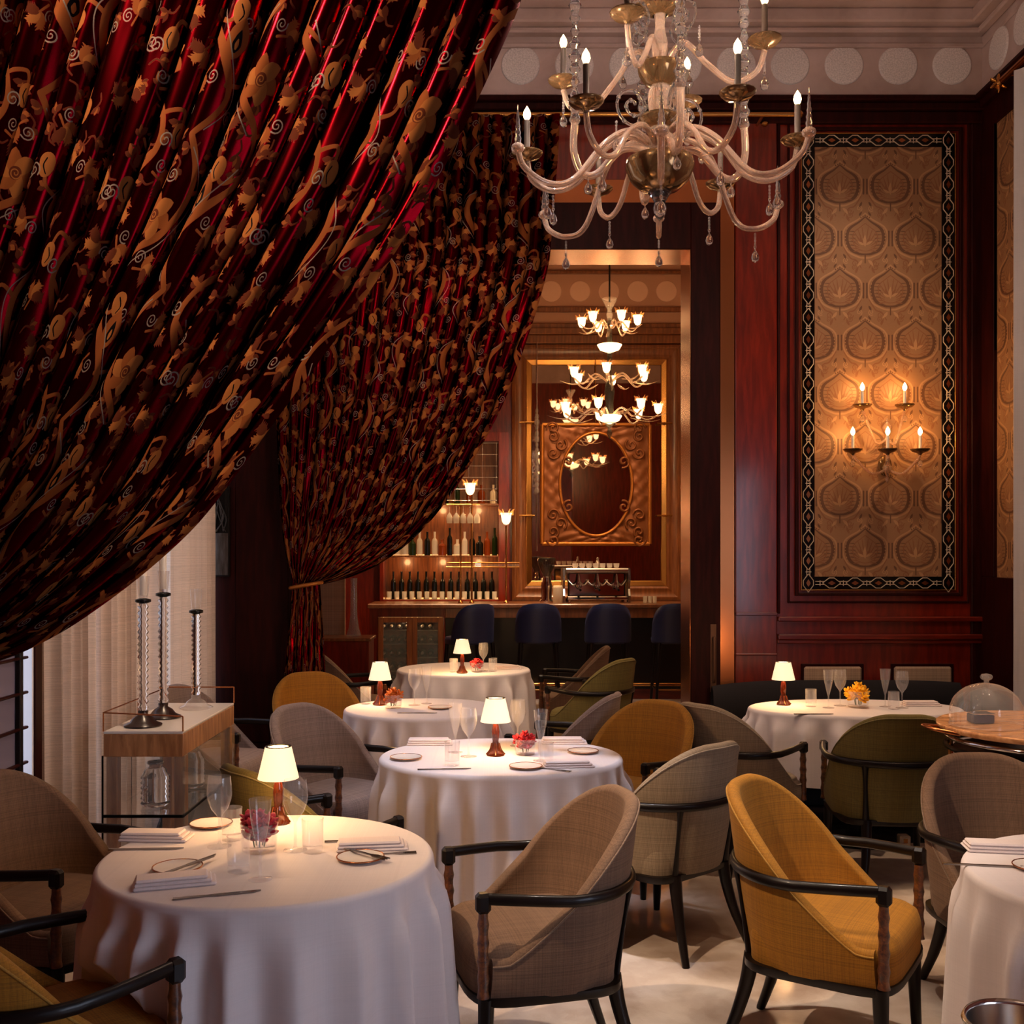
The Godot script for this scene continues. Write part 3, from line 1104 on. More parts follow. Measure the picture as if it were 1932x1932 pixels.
func build_lights() -> void:
	var warm := Color(1.0, 0.86, 0.72)
	var cool := Color(0.92, 0.93, 1.0)
	# over the tables
	downlight(Vector3(0.85, CEIL - 0.01, -3.65), Vector3(0.80, 0.0, -3.55), 20.0, 12.0, Color(1.0, 0.93, 0.86), "downlight over the gap beside the nearest round table")
	downlight(Vector3(0.15, CEIL - 0.01, -4.1), Vector3(0.0, 0.75, -4.65), 17.0, 13.0, cool, "downlight over the round table in the middle of the room")
	downlight(Vector3(1.75, CEIL - 0.01, -5.0), Vector3(1.75, 0.6, -5.9), 9.0, 17.0, warm, "downlight over the table by the panelled wall")
	downlight(Vector3(-0.3, CEIL - 0.01, -5.3), Vector3(-0.4, 0.75, -6.15), 5.0, 16.0, cool, "downlight over the far table before the portal")
	downlight(Vector3(1.5, CEIL - 0.01, -3.3), Vector3(1.35, 0.4, -3.3), 2.5, 22.0, warm, "downlight over the mustard chair in the foreground")
	downlight(Vector3(2.5, CEIL - 0.01, -4.4), Vector3(2.3, 0.9, -4.6), 15.0, 9.0, warm, "downlight over the serving trolley")
	# grazing the two brocade curtains; the wall spot is added for the crimson sheen
	added_wall_spot(Vector3(-2.03, 4.7, -1.9), Vector3(-0.55, 2.7, -3.35), 19.0, 27.0, warm)
	downlight(Vector3(-0.9, CEIL - 0.01, -5.6), Vector3(-0.25, 2.8, -7.35), 12.0, 20.0, warm, "downlight turned onto the farther brocade curtain")
	# sheers and display case
	downlight(Vector3(-1.0, CEIL - 0.01, -4.7), Vector3(-2.0, 1.0, -5.2), 9.0, 16.0, warm, "downlight turned onto the sheer curtains")
	# panelled wall
	downlight(Vector3(2.7, CEIL - 0.01, -6.2), Vector3(2.3, 2.4, -7.6), 5.0, 26.0, warm, "downlight turned onto the silk wall panel")
	downlight(Vector3(0.6, CEIL - 0.01, -9.6), Vector3(0.6, 1.0, -11.2), 8.0, 18.0, cool, "downlight over the blue bar stools")
	# bar
	downlight(Vector3(-0.7, CEIL - 0.01, -11.2), Vector3(-0.7, 1.2, -12.8), 20.0, 26.0, Color(1, 0.82, 0.62), "downlight over the bottle shelves of the bar")
	downlight(Vector3(1.0, CEIL - 0.01, -11.6), Vector3(1.0, 1.4, -13.8), 22.0, 28.0, Color(1, 0.82, 0.62), "downlight over the coffee machine of the bar")
	downlight(Vector3(-0.3, CEIL - 0.01, -8.4), Vector3(-0.3, 0.7, -8.4), 7.0, 18.0, warm, "downlight over the table beyond the portal")

func window_light(at: Vector3, towards: Vector3, size: Vector2, e: float, c: Color) -> void:
	var l := AreaLight3D.new()
	l.name = "daylight"
	add_child(l, true)
	l.area_size = size
	l.light_energy = e
	l.light_color = c
	l.shadow_enabled = true
	l.look_at_from_position(at, at + towards, Vector3.UP)

# ---------------------------------------------------------------- the room itself
func wall_with_holes(b: B, axis: String, plane0: float, plane1: float, a0: float, a1: float, y0: float, y1: float, holes: Array) -> void:
	# holes: [from, to, bottom, top] along the wall
	var s := a0
	holes.sort_custom(func(p, q): return p[0] < q[0])
	var put := func(f: float, t: float, lo: float, hi: float) -> void:
		if t - f < 1e-4 or hi - lo < 1e-4:
			return
		if axis == "x":
			b.span(Vector3(f, lo, plane0), Vector3(t, hi, plane1))
		else:
			b.span(Vector3(plane0, lo, f), Vector3(plane1, hi, t))
	for q in holes:
		put.call(s, q[0], y0, y1)
		put.call(q[0], q[1], y0, q[2])
		put.call(q[0], q[1], q[3], y1)
		s = q[1]
	put.call(s, a1, y0, y1)

func build_shell() -> void:
	var b := B.new()
	b.span(Vector3(LEFT - 0.3, -0.12, 2.9), Vector3(RIGHT + 0.3, 0, -6.05))
	struct(b, "floor", M.marble)
	struct(B.new().span(Vector3(LEFT - 0.3, -0.12, -6.05), Vector3(RIGHT + 0.3, 0, -WALL)), "floor_border", M.dark_marble)
	struct(B.new().span(Vector3(LEFT - 0.3, -0.12, -WALL), Vector3(RIGHT + 0.3, 0, -BARWALL - 0.3)), "floor_bar", M.marble)
	struct(B.new().span(Vector3(LEFT - 0.3, CEIL, 2.9), Vector3(RIGHT + 0.3, CEIL + 0.15, -BARWALL - 0.3)), "ceiling", M.plaster)
	# side walls: daylight comes in on the left, and behind the camera
	b = B.new()
	wall_with_holes(b, "z", LEFT - 0.3, LEFT, -BARWALL - 0.3, 2.9, 0, CEIL, [[-7.45, -4.95, 0.15, 4.2], [-4.6, -3.75, 0.3, 3.7]])
	struct(b, "wall_left", M.mahogany)
	b = B.new()
	wall_with_holes(b, "x", 2.6, 2.9, LEFT, RIGHT, 0, CEIL, [])
	struct(b, "wall_camera", M.mahogany)
	b = B.new()
	wall_with_holes(b, "z", RIGHT, RIGHT + 0.3, -BARWALL - 0.3, 2.9, 0, CEIL, [[-0.9, 1.7, 0.7, 2.9]])
	struct(b, "wall_right", M.plaster)
	# portal wall
	var px1 := gx(1302, WALL)
	var top := gy(472, WALL)
	b = B.new()
	wall_with_holes(b, "x", -WALL, -WALL - 0.37, LEFT, RIGHT, 0, gy(190, WALL), [[-1.42, px1, 0.0, top]])
	struct(b, "wall_portal", M.mahogany)
	struct(B.new().span(Vector3(LEFT, gy(190, WALL), -WALL - 0.02), Vector3(RIGHT, CEIL, -WALL - 0.37)), "wall_frieze", M.plaster)
	# bar back wall: panelling below, plaster frieze above
	struct(B.new().span(Vector3(LEFT, 0, -BARWALL), Vector3(RIGHT, gy(622, BARWALL), -BARWALL - 0.3)), "wall_bar", M.mahogany)
	struct(B.new().span(Vector3(LEFT, gy(622, BARWALL), -BARWALL - 0.02), Vector3(RIGHT, CEIL, -BARWALL - 0.3)), "wall_bar_frieze", M.bar_plaster)

	# portal casing: near-black face, bronze reveal and bronze outer band
	b = B.new()
	b.span(Vector3(px1, 0, -WALL), Vector3(gx(1357, WALL), gy(385, WALL), -WALL + 0.035), 0.004)
	b.span(Vector3(-1.42, top, -WALL), Vector3(px1, gy(385, WALL), -WALL + 0.035), 0.004)
	struct(b, "trim_portal", M.dark_mahogany)
	b = B.new()
	b.span(Vector3(px1 - 0.004, 0, -WALL + 0.02), Vector3(px1, top, -WALL - 0.372))
	b.span(Vector3(-1.42, top - 0.004, -WALL + 0.02), Vector3(px1, top, -WALL - 0.372))
	struct(b, "trim_reveal", M.bronze)
	b = B.new()
	b.span(Vector3(gx(1357, WALL), 0, -WALL), Vector3(gx(1385, WALL), gy(340, WALL), -WALL + 0.022), 0.004)
	b.span(Vector3(-1.42, gy(385, WALL), -WALL), Vector3(gx(1357, WALL), gy(340, WALL), -WALL + 0.022), 0.004)
	struct(b, "trim_band", M.bronze)
	# pilaster with its small rail, cornice under the frieze, rails of the dado
	b = B.new()
	b.span(Vector3(gx(1386, WALL), 0, -WALL), Vector3(gx(1464, WALL), gy(235, WALL), -WALL + 0.03), 0.006)
	struct(b, "trim_pilaster", M.mahogany)
	b = B.new()
	for q in [[1155, 1161, 0.045], [1232, 1236, 0.04]]:
		b.span(Vector3(gx(1386, WALL), gy(q[1], WALL), -WALL), Vector3(gx(1464, WALL), gy(q[0], WALL), -WALL + q[2]), 0.004)
	struct(b, "trim_pilaster_rail", M.mahogany_across)
	b = B.new()
	for q in [[190, 200, 0.11], [200, 214, 0.075], [214, 236, 0.045]]:
		b.span(Vector3(LEFT, gy(q[1], WALL), -WALL), Vector3(RIGHT, gy(q[0], WALL), -WALL + q[2]), 0.008)
	struct(b, "trim_cornice", M.dark_mahogany)
	b = B.new()
	for q in [[1163, 1172, 0.05], [1196, 1206, 0.05], [1206, 1214, 0.032]]:
		b.span(Vector3(gx(1466, WALL), gy(q[1], WALL), -WALL), Vector3(RIGHT, gy(q[0], WALL), -WALL + q[2]), 0.006)
	struct(b, "trim_dado", M.mahogany_across)
	# mouldings of the panel round the silk
	var x0 := gx(1505, WALL)
	var x1 := gx(1808, WALL)
	var y0 := gy(1118, WALL)
	var y1 := gy(248, WALL)
	b = B.new()
	for q in [[0.0, 0.022, 0.03], [0.06, 0.075, 0.016], [0.13, 0.15, 0.022]]:
		var o: float = q[0]
		var w: float = q[1] - q[0]
		b.span(Vector3(x0 - o - w, y0 - o - w, -WALL), Vector3(x0 - o, y1 + o + w, -WALL + q[2]), 0.004)
		b.span(Vector3(x1 + o, y0 - o - w, -WALL), Vector3(x1 + o + w, y1 + o + w, -WALL + q[2]), 0.004)
		if o < 0.1:
			b.span(Vector3(x0 - o, y0 - o - w, -WALL), Vector3(x1 + o, y0 - o, -WALL + q[2]), 0.004)
			b.span(Vector3(x0 - o, y1 + o, -WALL), Vector3(x1 + o, y1 + o + w, -WALL + q[2]), 0.004)
	struct(b, "trim_panel", M.dark_mahogany)
	# stile beside the corner
	struct(B.new().span(Vector3(gx(1830, WALL), 0, -WALL), Vector3(RIGHT, gy(236, WALL), -WALL + 0.03), 0.006), "trim_corner", M.dark_mahogany)
	# right wall: panelling, silk, cornice
	b = B.new()
	wall_with_holes(b, "z", RIGHT - 0.028, RIGHT, -6.0, 2.6, 0, gy(190, WALL), [[-0.9, 1.7, 0.7, 2.9]])
	struct(b, "wall_right_panelling", M.mahogany)
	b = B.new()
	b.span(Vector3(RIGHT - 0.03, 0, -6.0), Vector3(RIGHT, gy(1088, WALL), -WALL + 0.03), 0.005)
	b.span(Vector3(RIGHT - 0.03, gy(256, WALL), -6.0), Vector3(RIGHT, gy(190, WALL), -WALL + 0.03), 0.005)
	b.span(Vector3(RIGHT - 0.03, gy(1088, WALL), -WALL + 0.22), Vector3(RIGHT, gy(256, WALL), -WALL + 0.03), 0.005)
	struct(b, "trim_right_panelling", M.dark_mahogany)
	b = B.new()
	for q in [[190, 200, 0.11], [200, 214, 0.075]]:
		b.span(Vector3(RIGHT - q[2], gy(q[1], WALL), 2.5), Vector3(RIGHT, gy(q[0], WALL), -WALL + 0.1), 0.008)
	struct(b, "trim_right_cornice", M.dark_mahogany)
	# crown of the ceiling, stepped
	b = B.new()
	for q in [[CEIL, 0.10, 0.14], [CEIL - 0.10, 0.04, 0.07]]:
		b.span(Vector3(LEFT, q[0] - q[1], -WALL - 0.02), Vector3(RIGHT, q[0], -WALL + q[2]), 0.012)
		b.span(Vector3(RIGHT - q[2], q[0] - q[1], 2.6), Vector3(RIGHT, q[0], -WALL), 0.012)
	struct(b, "trim_crown", M.plaster)
	b = B.new()
	b.span(Vector3(LEFT, 5.28, -WALL - 0.02), Vector3(RIGHT, 5.31, -WALL + 0.012), 0.005)
	b.span(Vector3(RIGHT - 0.012, 5.28, 2.6), Vector3(RIGHT, 5.31, -WALL), 0.005)
	struct(b, "trim_frieze_bead", M.plaster)
	# air slot in the ceiling beside the right wall
	struct(B.new().span(Vector3(3.02, CEIL - 0.004, -4.0), Vector3(3.06, CEIL + 0.001, -6.6)), "ceiling_slot", M.black_front)
	# bar: cornice lines above and below the frieze
	b = B.new()
	for q in [[512, 518, 0.06], [580, 590, 0.05], [612, 622, 0.08], [622, 634, 0.14], [634, 650, 0.09]]:
		b.span(Vector3(LEFT, gy(q[1], BARWALL), -BARWALL), Vector3(RIGHT, gy(q[0], BARWALL), -BARWALL + q[2]), 0.01)
	struct(b, "trim_bar_cornice", M.gilt_wood)
	# medallions of both friezes
	var wall: MeshInstance3D = get_node("wall_frieze")
	var disc := B.new()
	disc.lathe([Vector2(0.002, 0.014), Vector2(0.128, 0.014), Vector2(0.138, 0.010), Vector2(0.140, 0.0)], 36)
	disc.move(Transform3D(Basis(Vector3.RIGHT, PI / 2), Vector3.ZERO))
	var dm := disc.mesh()
	for k in 10:
		part(dm, "medallion", M.medallion, wall, Vector3(gx(1798 - 102 * k, WALL), gy(121, WALL), -WALL - 0.02))
	var rw: MeshInstance3D = get_node("wall_right")
	for k in 5:
		var o := part(dm, "medallion", M.medallion, rw, Vector3(RIGHT, gy(121, WALL), -WALL + 0.24 + 0.36 * k))
		o.rotation.y = -PI / 2
	var bw: MeshInstance3D = get_node("wall_bar_frieze")
	for k in 6:
		part(dm, "medallion", M.bar_plaster.duplicate() if k == 0 else bw.get_child(0).material_override, bw, Vector3(gx(1258 - 54.5 * k, BARWALL), gy(549, BARWALL), -BARWALL - 0.02))
	bw.get_child(0).material_override.albedo_color = Color(0.88, 0.70, 0.61)

	# windows
	b = B.new()
	wall_with_holes(b, "z", LEFT, -2.03, -4.60, 2.6, 0, CEIL, [[-4.59, -3.75, 0.3, 3.7]])
	struct(b, "wall_left_lining", M.mahogany)
	struct(B.new().span(Vector3(LEFT - 0.24, 0.3, -4.60), Vector3(-2.028, 3.7, -4.585)), "trim_window_jamb", M.white_paint)
	var w1 := struct(B.new().span(Vector3(-2.06, 0.3, -4.50), Vector3(-2.055, 3.7, -3.75)), "window_1", M.blind)
	for k in 9:
		part(B.new().span(Vector3(-2.05, 0.60 + k * 0.15, -4.56), Vector3(-2.03, 0.612 + k * 0.15, -3.75), 0.004), "glazing_bar", M.dark_mahogany, w1)
	part(B.new().span(Vector3(-2.055, 0.3, -4.51), Vector3(-2.03, 3.7, -4.48), 0.004), "window_stile", M.ebony, w1)
	part(B.new().span(Vector3(LEFT - 0.25, 0.3, -4.6), Vector3(LEFT - 0.245, 3.7, -3.75)), "pane", M.pane, w1)
	var w2 := struct(B.new().span(Vector3(LEFT - 0.25, 0.15, -7.45), Vector3(LEFT - 0.245, 4.2, -4.95)), "window_2", M.pane)
	b = B.new()
	for z in [-7.45, -6.2, -5.0]:
		b.span(Vector3(LEFT - 0.28, 0.15, z), Vector3(LEFT - 0.22, 4.2, z + 0.05), 0.006)
	part(b, "window_frame", M.plaster, w2)
	var w3 := struct(B.new().span(Vector3(RIGHT + 0.245, 0.7, -0.9), Vector3(RIGHT + 0.25, 2.9, 1.7)), "window_3", M.pane)
	b = B.new()
	for z in [-0.9, -0.05, 0.8, 1.65]:
		b.span(Vector3(RIGHT + 0.21, 0.7, z), Vector3(RIGHT + 0.28, 2.9, z + 0.05), 0.006)
	part(b, "window_frame", M.plaster, w3)
	# panelling of the pier left of portal, shade put into its near-black colour
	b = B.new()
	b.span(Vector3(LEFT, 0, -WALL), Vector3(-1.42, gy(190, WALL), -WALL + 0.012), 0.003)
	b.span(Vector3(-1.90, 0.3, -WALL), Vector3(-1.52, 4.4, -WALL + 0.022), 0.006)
	struct(b, "trim_pier_shaded", M.dark_mahogany)
	# pier between the window and the sheers
	struct(B.new().span(Vector3(LEFT, 0, -4.67), Vector3(-2.02, CEIL, -4.60), 0.004), "trim_window", M.dark_mahogany)

func build_silk() -> void:
	# framed silk panel with its chain border
	var d := WALL
	var x0 := gx(1512, d)
	var x1 := gx(1800, d)
	var y0 := gy(1112, d)
	var y1 := gy(254, d)
	var bw := 0.092
	var o := thing("silk_wall_panel", "tall gold damask silk panel with chain border and lit sconce", "wall panel", Vector3((x0 + x1) / 2, y0, -d))
	var b := B.new()
	var hx := (x1 - x0) / 2
	var hy := y1 - y0
	var z := 0.006
	b.face([Vector3(-hx + bw, bw, z), Vector3(hx - bw, bw, z), Vector3(hx - bw, hy - bw, z), Vector3(-hx + bw, hy - bw, z)], Vector3.BACK, [Vector2(0, 0), Vector2(2 * (hx - bw) / 0.363, 0), Vector2(2 * (hx - bw) / 0.363, -(hy - 2 * bw) / 0.745), Vector2(0, -(hy - 2 * bw) / 0.745)])
	part(b, "silk", M.damask, o)
	b = B.new()
	b.span(Vector3(-hx, 0, 0), Vector3(-hx + bw, hy, 0.012), 0.002)
	b.span(Vector3(hx - bw, 0, 0), Vector3(hx, hy, 0.012), 0.002)
	b.span(Vector3(-hx + bw, 0, 0), Vector3(hx - bw, bw, 0.012), 0.002)
	b.span(Vector3(-hx + bw, hy - bw, 0), Vector3(hx - bw, hy, 0.012), 0.002)
	part(b, "border_strip", M.border_glass, o)
	b = B.new()
	for q in [[-hx - 0.008, -hx], [hx, hx + 0.008]]:
		b.span(Vector3(q[0], -0.008, 0), Vector3(q[1], hy + 0.008, 0.018), 0.002)
	b.span(Vector3(-hx, -0.008, 0), Vector3(hx, 0, 0.018), 0.002)
	b.span(Vector3(-hx, hy, 0), Vector3(hx, hy + 0.008, 0.018), 0.002)
	part(b, "fillet", M.brass, o)
	# one link of the chain: a lozenge ring with a bar through it
	var link := B.new()
	for pts in [[Vector2(0, 0.066), Vector2(0.036, 0.018), Vector2(0.036, -0.018), Vector2(0, -0.066), Vector2(-0.036, -0.018), Vector2(-0.036, 0.018)]]:
		for k in 6:
			var p: Vector2 = pts[k]
			var q: Vector2 = pts[(k + 1) % 6]
			link.tube(PackedVector3Array([Vector3(p.x, p.y, 0.013), Vector3(q.x, q.y, 0.013)]), 0.0055, 5, true, 0.6)
	var tie := B.new()
	for s in [-1.0, 1.0]:
		tie.tube(PackedVector3Array([Vector3(0.011 * s, -0.034, 0.013), Vector3(0.011 * s, 0.034, 0.013)]), 0.005, 5, true, 0.6)
	tie.tube(PackedVector3Array([Vector3(-0.02, 0, 0.014), Vector3(0.02, 0, 0.014)]), 0.005, 5, true, 0.6)
	var gem := B.new().prism(PackedVector2Array([Vector2(0, 0.028), Vector2(0.016, 0), Vector2(0, -0.028), Vector2(-0.016, 0)]), 0.004, Vector3(0, 0, 0.012))
	var lm := link.mesh()
	var tm := tie.mesh()
	var gm := gem.mesh()
	var put := func(x: float, y: float, turned: bool, k: int) -> void:
		for q in ([[tm, "chain_tie", M.chain]] if k % 2 else [[lm, "chain_link", M.chain], [gm, "chain_gem", M.bronze]]):
			var c := part(q[0], q[1], q[2], o, Vector3(x, y, 0))
			if turned:
				c.rotation.z = PI / 2
	var nv := 41
	for k in nv:
		for s in [-1.0, 1.0]:
			put.call(s * (hx - bw / 2), bw / 2 + (hy - bw) * k / (nv - 1), false, k)
	var nh := 13
	for k in range(1, nh - 1):
		for y in [bw / 2, hy - bw / 2]:
			put.call(-hx + bw / 2 + (2 * hx - bw) * k / (nh - 1), y, true, k)
	# silk on the right wall
	var r := thing("silk_wall_panel", "damask silk on the side wall next to the pale drape", "wall panel", Vector3(RIGHT, gy(1088, d), -d + 0.22))
	b = B.new()
	var hh := gy(256, d) - gy(1088, d)
	b.face([Vector3(-0.006, 0, 0), Vector3(-0.006, 0, 1.3), Vector3(-0.006, hh, 1.3), Vector3(-0.006, hh, 0)], Vector3.LEFT, [Vector2(0, 0), Vector2(1.3 / 0.363, 0), Vector2(1.3 / 0.363, -hh / 0.745), Vector2(0, -hh / 0.745)])
	part(b, "silk", M.damask, r)
	b = B.new()
	b.span(Vector3(-0.03, 0, -0.02), Vector3(0, hh, 0.0), 0.003)
	part(b, "fillet", M.dark_mahogany, r)

func build_curtains() -> void:
	var d := 3.35
	var lead := []
	for q in [[1030, -860], [1022, -500], [1005, -170], [965, 0], [885, 190], [803, 360], [737, 475], [662, 590], [582, 700], [512, 795], [440, 893], [370, 982], [285, 1062], [190, 1136], [100, 1195], [0, 1242], [-130, 1274], [-298, 1296]]:
		lead.append(P(q[0], q[1], d))
	var wall := []
	for q in [[70, -860], [0, -300], [-110, 200], [-215, 700], [-290, 1120], [-322, 1310]]:
		wall.append(P(q[0], q[1], d))
	var o := thing("brocade_curtain", "large black and gold brocade curtain with crimson sheen, swept up in foreground", "curtain", P(-310, 2029, d), 0, "brocade portal curtains")
	var inv := Transform3D(Basis.IDENTITY, -o.position)
	part(curtain_sheet(wall, lead, 15.0, 0.12, 0.026, 6.2, 1.0, 5, 544, 110).move(inv), "drape", M.brocade, o)
	var tail := curtain_sheet([P(-322, 1310, d), P(-330, 1900, d), P(-332, 2029, d)], [P(-298, 1296, d), P(-250, 1650, d), P(-232, 2029, d)], 7.0, 0.022, 0.06, 3.0, 1.0, 6, 140, 30)
	part(tail.move(inv), "tail", M.brocade, o)
	var ring := PackedVector3Array()
	for k in 25:
		ring.append(P(-310, 1303, d) + Vector3(cos(TAU * k / 24) * 0.05, sin(TAU * k / 24) * 0.012, sin(TAU * k / 24) * 0.06))
	part(B.new().tube(ring, 0.014, 8, false).move(inv), "tieback", M.gold, o)
	var rod := thing("curtain_rod", "brass rod carrying the foreground brocade curtain", "curtain rod", P(400, -880, d))
	part(B.new().tube(PackedVector3Array([Vector3(gx(-350, d), 0, 0) - Vector3(gx(400, d), 0, 0), Vector3(2.3, 0, 0)]), 0.02, 12), "pole", M.brass, rod)
	# farther curtain, on the portal
	d = 7.38
	lead = []
	for q in [[1050, 222], [1048, 310], [1040, 420], [1033, 500], [1010, 585], [982, 668], [948, 760], [908, 842], [850, 938], [788, 1012], [720, 1064], [660, 1090], [606, 1103]]:
		lead.append(P(q[0], q[1], d))
	wall = []
	for q in [[515, 222], [514, 500], [518, 800], [530, 1000], [552, 1100]]:
		wall.append(P(q[0], q[1], d))
	o = thing("brocade_curtain", "brocade curtain tied back at the portal to the bar", "curtain", Vector3(gx(560, d), 0, -d), 0, "brocade portal curtains")
	inv = Transform3D(Basis.IDENTITY, -o.position)
	part(curtain_sheet(wall, lead, 20.0, 0.095, 0.022, 5.2, 1.0, 9, 520, 100).move(inv), "drape", M.brocade, o)
	tail = curtain_sheet([P(552, 1100, d), P(536, 1250, d), P(520, 1490, d)], [P(606, 1103, d), P(612, 1200, d), P(625, 1490, d)], 6.0, 0.018, 0.055, 2.6, 1.0, 10, 120, 30)
	part(tail.move(inv), "tail", M.brocade, o)
	ring = PackedVector3Array()
	for k in 25:
		ring.append(P(578, 1104, d) + Vector3(cos(TAU * k / 24) * 0.112, 0.02 * cos(TAU * k / 24), sin(TAU * k / 24) * 0.06))
	part(B.new().tube(ring, 0.014, 8, false).move(inv), "tieback", M.gold, o)
	rod = thing("curtain_rod", "slim brass curtain rod along the top of the portal", "curtain rod", P(1000, 216, 7.38))
	part(B.new().tube(PackedVector3Array([Vector3(gx(505, d) - gx(1000, d), 0, 0), Vector3(gx(1505, d) - gx(1000, d), 0, 0)]), 0.016, 12), "pole", M.brass, rod)
	for s in [gx(520, d), gx(1440, d)]:
		part(B.new().tube(PackedVector3Array([Vector3(s - gx(1000, d), 0, 0), Vector3(s - gx(1000, d), 0.0, -0.18)]), 0.011, 8), "bracket", M.brass, rod)
	part(B.new().ball(Vector3(gx(1509, d) - gx(1000, d), 0, 0), Vector3(0.026, 0.026, 0.026)), "finial", M.brass, rod)
	var hook := thing("wall_hook", "small brass hook on the portal header", "hook", P(1440, 238, WALL) + Vector3(0, 0, 0.04))
	part(B.new().ball(Vector3.ZERO, Vector3(0.03, 0.018, 0.03)), "knob", M.brass, hook)
	part(B.new().tube(PackedVector3Array([Vector3(0, 0, 0), Vector3(0, 0, -0.045)]), 0.01, 8), "shank", M.brass, hook)
	# sheers along the window wall, with gaps that let the daylight through
	var x := LEFT + 0.17
	for q in [[-4.72, -5.30, 5.0, "sheer slubbed beige curtain nearest the dark blind window"], [-5.33, -5.98, 6.0, "sheer beige curtain hanging behind the display case"], [-6.12, -6.30, 2.0, "narrow strip of sheer curtain between two bright gaps"], [-6.45, -7.5, 8.0, "sheer beige curtain running up to the dark pier"]]:
		var c := part(pleated(Vector3(x, 0, q[1]), Vector3(x, 0, q[0]), 0.02, 4.5, q[2], 0.034, int(-q[0] * 10), 16), "sheer_curtain", M.sheer)
		tag(c, q[3], "curtain", "sheer window curtains")
	var sr := part(B.new().tube(PackedVector3Array([Vector3(x, 4.52, -4.68), Vector3(x, 4.52, -7.55)]), 0.014, 10), "sheer_rod", M.brass)
	tag(sr, "thin brass rod above the sheer curtains", "curtain rod")
	# pale drape at the right
	var dr := part(pleated(Vector3(RIGHT - 0.19, 0, -5.4), Vector3(RIGHT - 0.19, 0, -6.76), 0.02, 4.7, 9.0, 0.035, 77, 12), "window_drape", M.drape)
	tag(dr, "pale grey drape hanging on the right hand side wall", "curtain")
	var rr := thing("drape_rod", "dark rod with a leafy finial above the pale grey drape", "curtain rod", Vector3(RIGHT - 0.15, 4.78, -7.0))
	part(B.new().tube(PackedVector3Array([Vector3(0, 0, 0), Vector3(0, 0, 1.6)]), 0.02, 10), "pole", M.bronze, rr)
	part(B.new().tube(PackedVector3Array([Vector3(0, 0, 0.08), Vector3(0.15, 0, 0.08)]), 0.012, 8), "bracket", M.bronze, rr)
	b_finial(rr)

func b_finial(o: Node3D) -> void:
	var b := B.new()
	for k in 6:
		var from := b.mark()
		b.ball(Vector3(0, 0.03, -0.05), Vector3(0.012, 0.035, 0.02), 8, 5)
		b.move(Transform3D(Basis(Vector3.BACK, TAU * k / 6), Vector3.ZERO), from)
	b.ball(Vector3(0, 0, -0.06), Vector3(0.03, 0.03, 0.05))
	part(b, "finial", M.brass, o)
# ---------------------------------------------------------------- chandelier of clear and amber glass
var bits := {}
func make_bits() -> void:
	bits.drop = B.new().lathe([Vector2(0.0006, -0.07), Vector2(0.013, -0.063), Vector2(0.018, -0.05), Vector2(0.014, -0.034), Vector2(0.004, -0.018), Vector2(0.002, -0.012), Vector2(0.006, -0.006), Vector2(0.006, 0.002), Vector2(0.0008, 0.006)], 10).mesh()
	var chain := B.new()
	for k in 4:
		chain.ball(Vector3(0, -0.008 - 0.014 * k, 0), Vector3(0.0055, 0.007, 0.0055), 6, 4)
	bits.beads = chain.mesh()
	bits.cup = B.new().lathe([Vector2(0.006, -0.02), Vector2(0.012, -0.012), Vector2(0.02, -0.004), Vector2(0.052, 0.006), Vector2(0.066, 0.02), Vector2(0.068, 0.026), Vector2(0.064, 0.024), Vector2(0.048, 0.011), Vector2(0.012, 0.004)], 16).mesh()
	bits.candle = B.new().lathe([Vector2(0.0125, 0.004), Vector2(0.0125, 0.16), Vector2(0.0125, 0.16), Vector2(0.009, 0.165), Vector2(0.002, 0.166)], 12).mesh()
	bits.flame = B.new().lathe([Vector2(0.003, 0.164), Vector2(0.012, 0.171), Vector2(0.0165, 0.185), Vector2(0.013, 0.202), Vector2(0.004, 0.217), Vector2(0.0005, 0.223)], 10).mesh()
	bits.small_candle = B.new().lathe([Vector2(0.0105, 0.004), Vector2(0.0105, 0.12), Vector2(0.0105, 0.12), Vector2(0.002, 0.123)], 10).mesh()
	bits.small_flame = B.new().lathe([Vector2(0.003, 0.122), Vector2(0.012, 0.13), Vector2(0.0165, 0.145), Vector2(0.012, 0.163), Vector2(0.0008, 0.182)], 10).mesh()
	var sp := []
	for k in 15:
		var f := k / 14.0
		sp.append(Vector2((0.017 * (1.0 - f) + 0.002) * (1.0 if k % 2 else 0.68), f * 0.17))
	bits.spire = B.new().lathe(sp, 10).mesh()
	# scroll: a curling glass leaf
	var sc := B.new()
	var pts := PackedVector3Array()
	for k in 40:
		var f := k / 39.0
		var r := 0.085 * (1.0 - f * 0.88)
		var a := -PI * 0.6 + f * TAU * 1.75
		pts.append(Vector3(0.085 + cos(a) * r, sin(a) * r, 0))
	sc.tube(pts, 0.0065, 6)
	for k in 7:
		sc.ball(pts[k * 5 + 3] * 1.0 + Vector3(0, 0, 0.0), Vector3(0.011, 0.011, 0.006), 6, 4)
	bits.scroll = sc.mesh()
	# tulip light of the bar
	bits.tulip = B.new().lathe([Vector2(0.004, 0.0), Vector2(0.022, 0.006), Vector2(0.036, 0.03), Vector2(0.040, 0.06), Vector2(0.044, 0.085), Vector2(0.052, 0.10)], 14).mesh()
	var pet := B.new()
	for k in 6:
		var from := pet.mark()
		pet.tube(smooth_path([Vector3(0.044, 0.085, 0), Vector3(0.052, 0.112, 0), Vector3(0.070, 0.135, 0)], 3), [0.018, 0.017, 0.014, 0.011, 0.008, 0.005, 0.001], 6, true, 0.25, Vector3.BACK)
		pet.move(Transform3D(Basis(Vector3.UP, TAU * k / 6), Vector3.ZERO), from)
	bits.petals = pet.mesh()

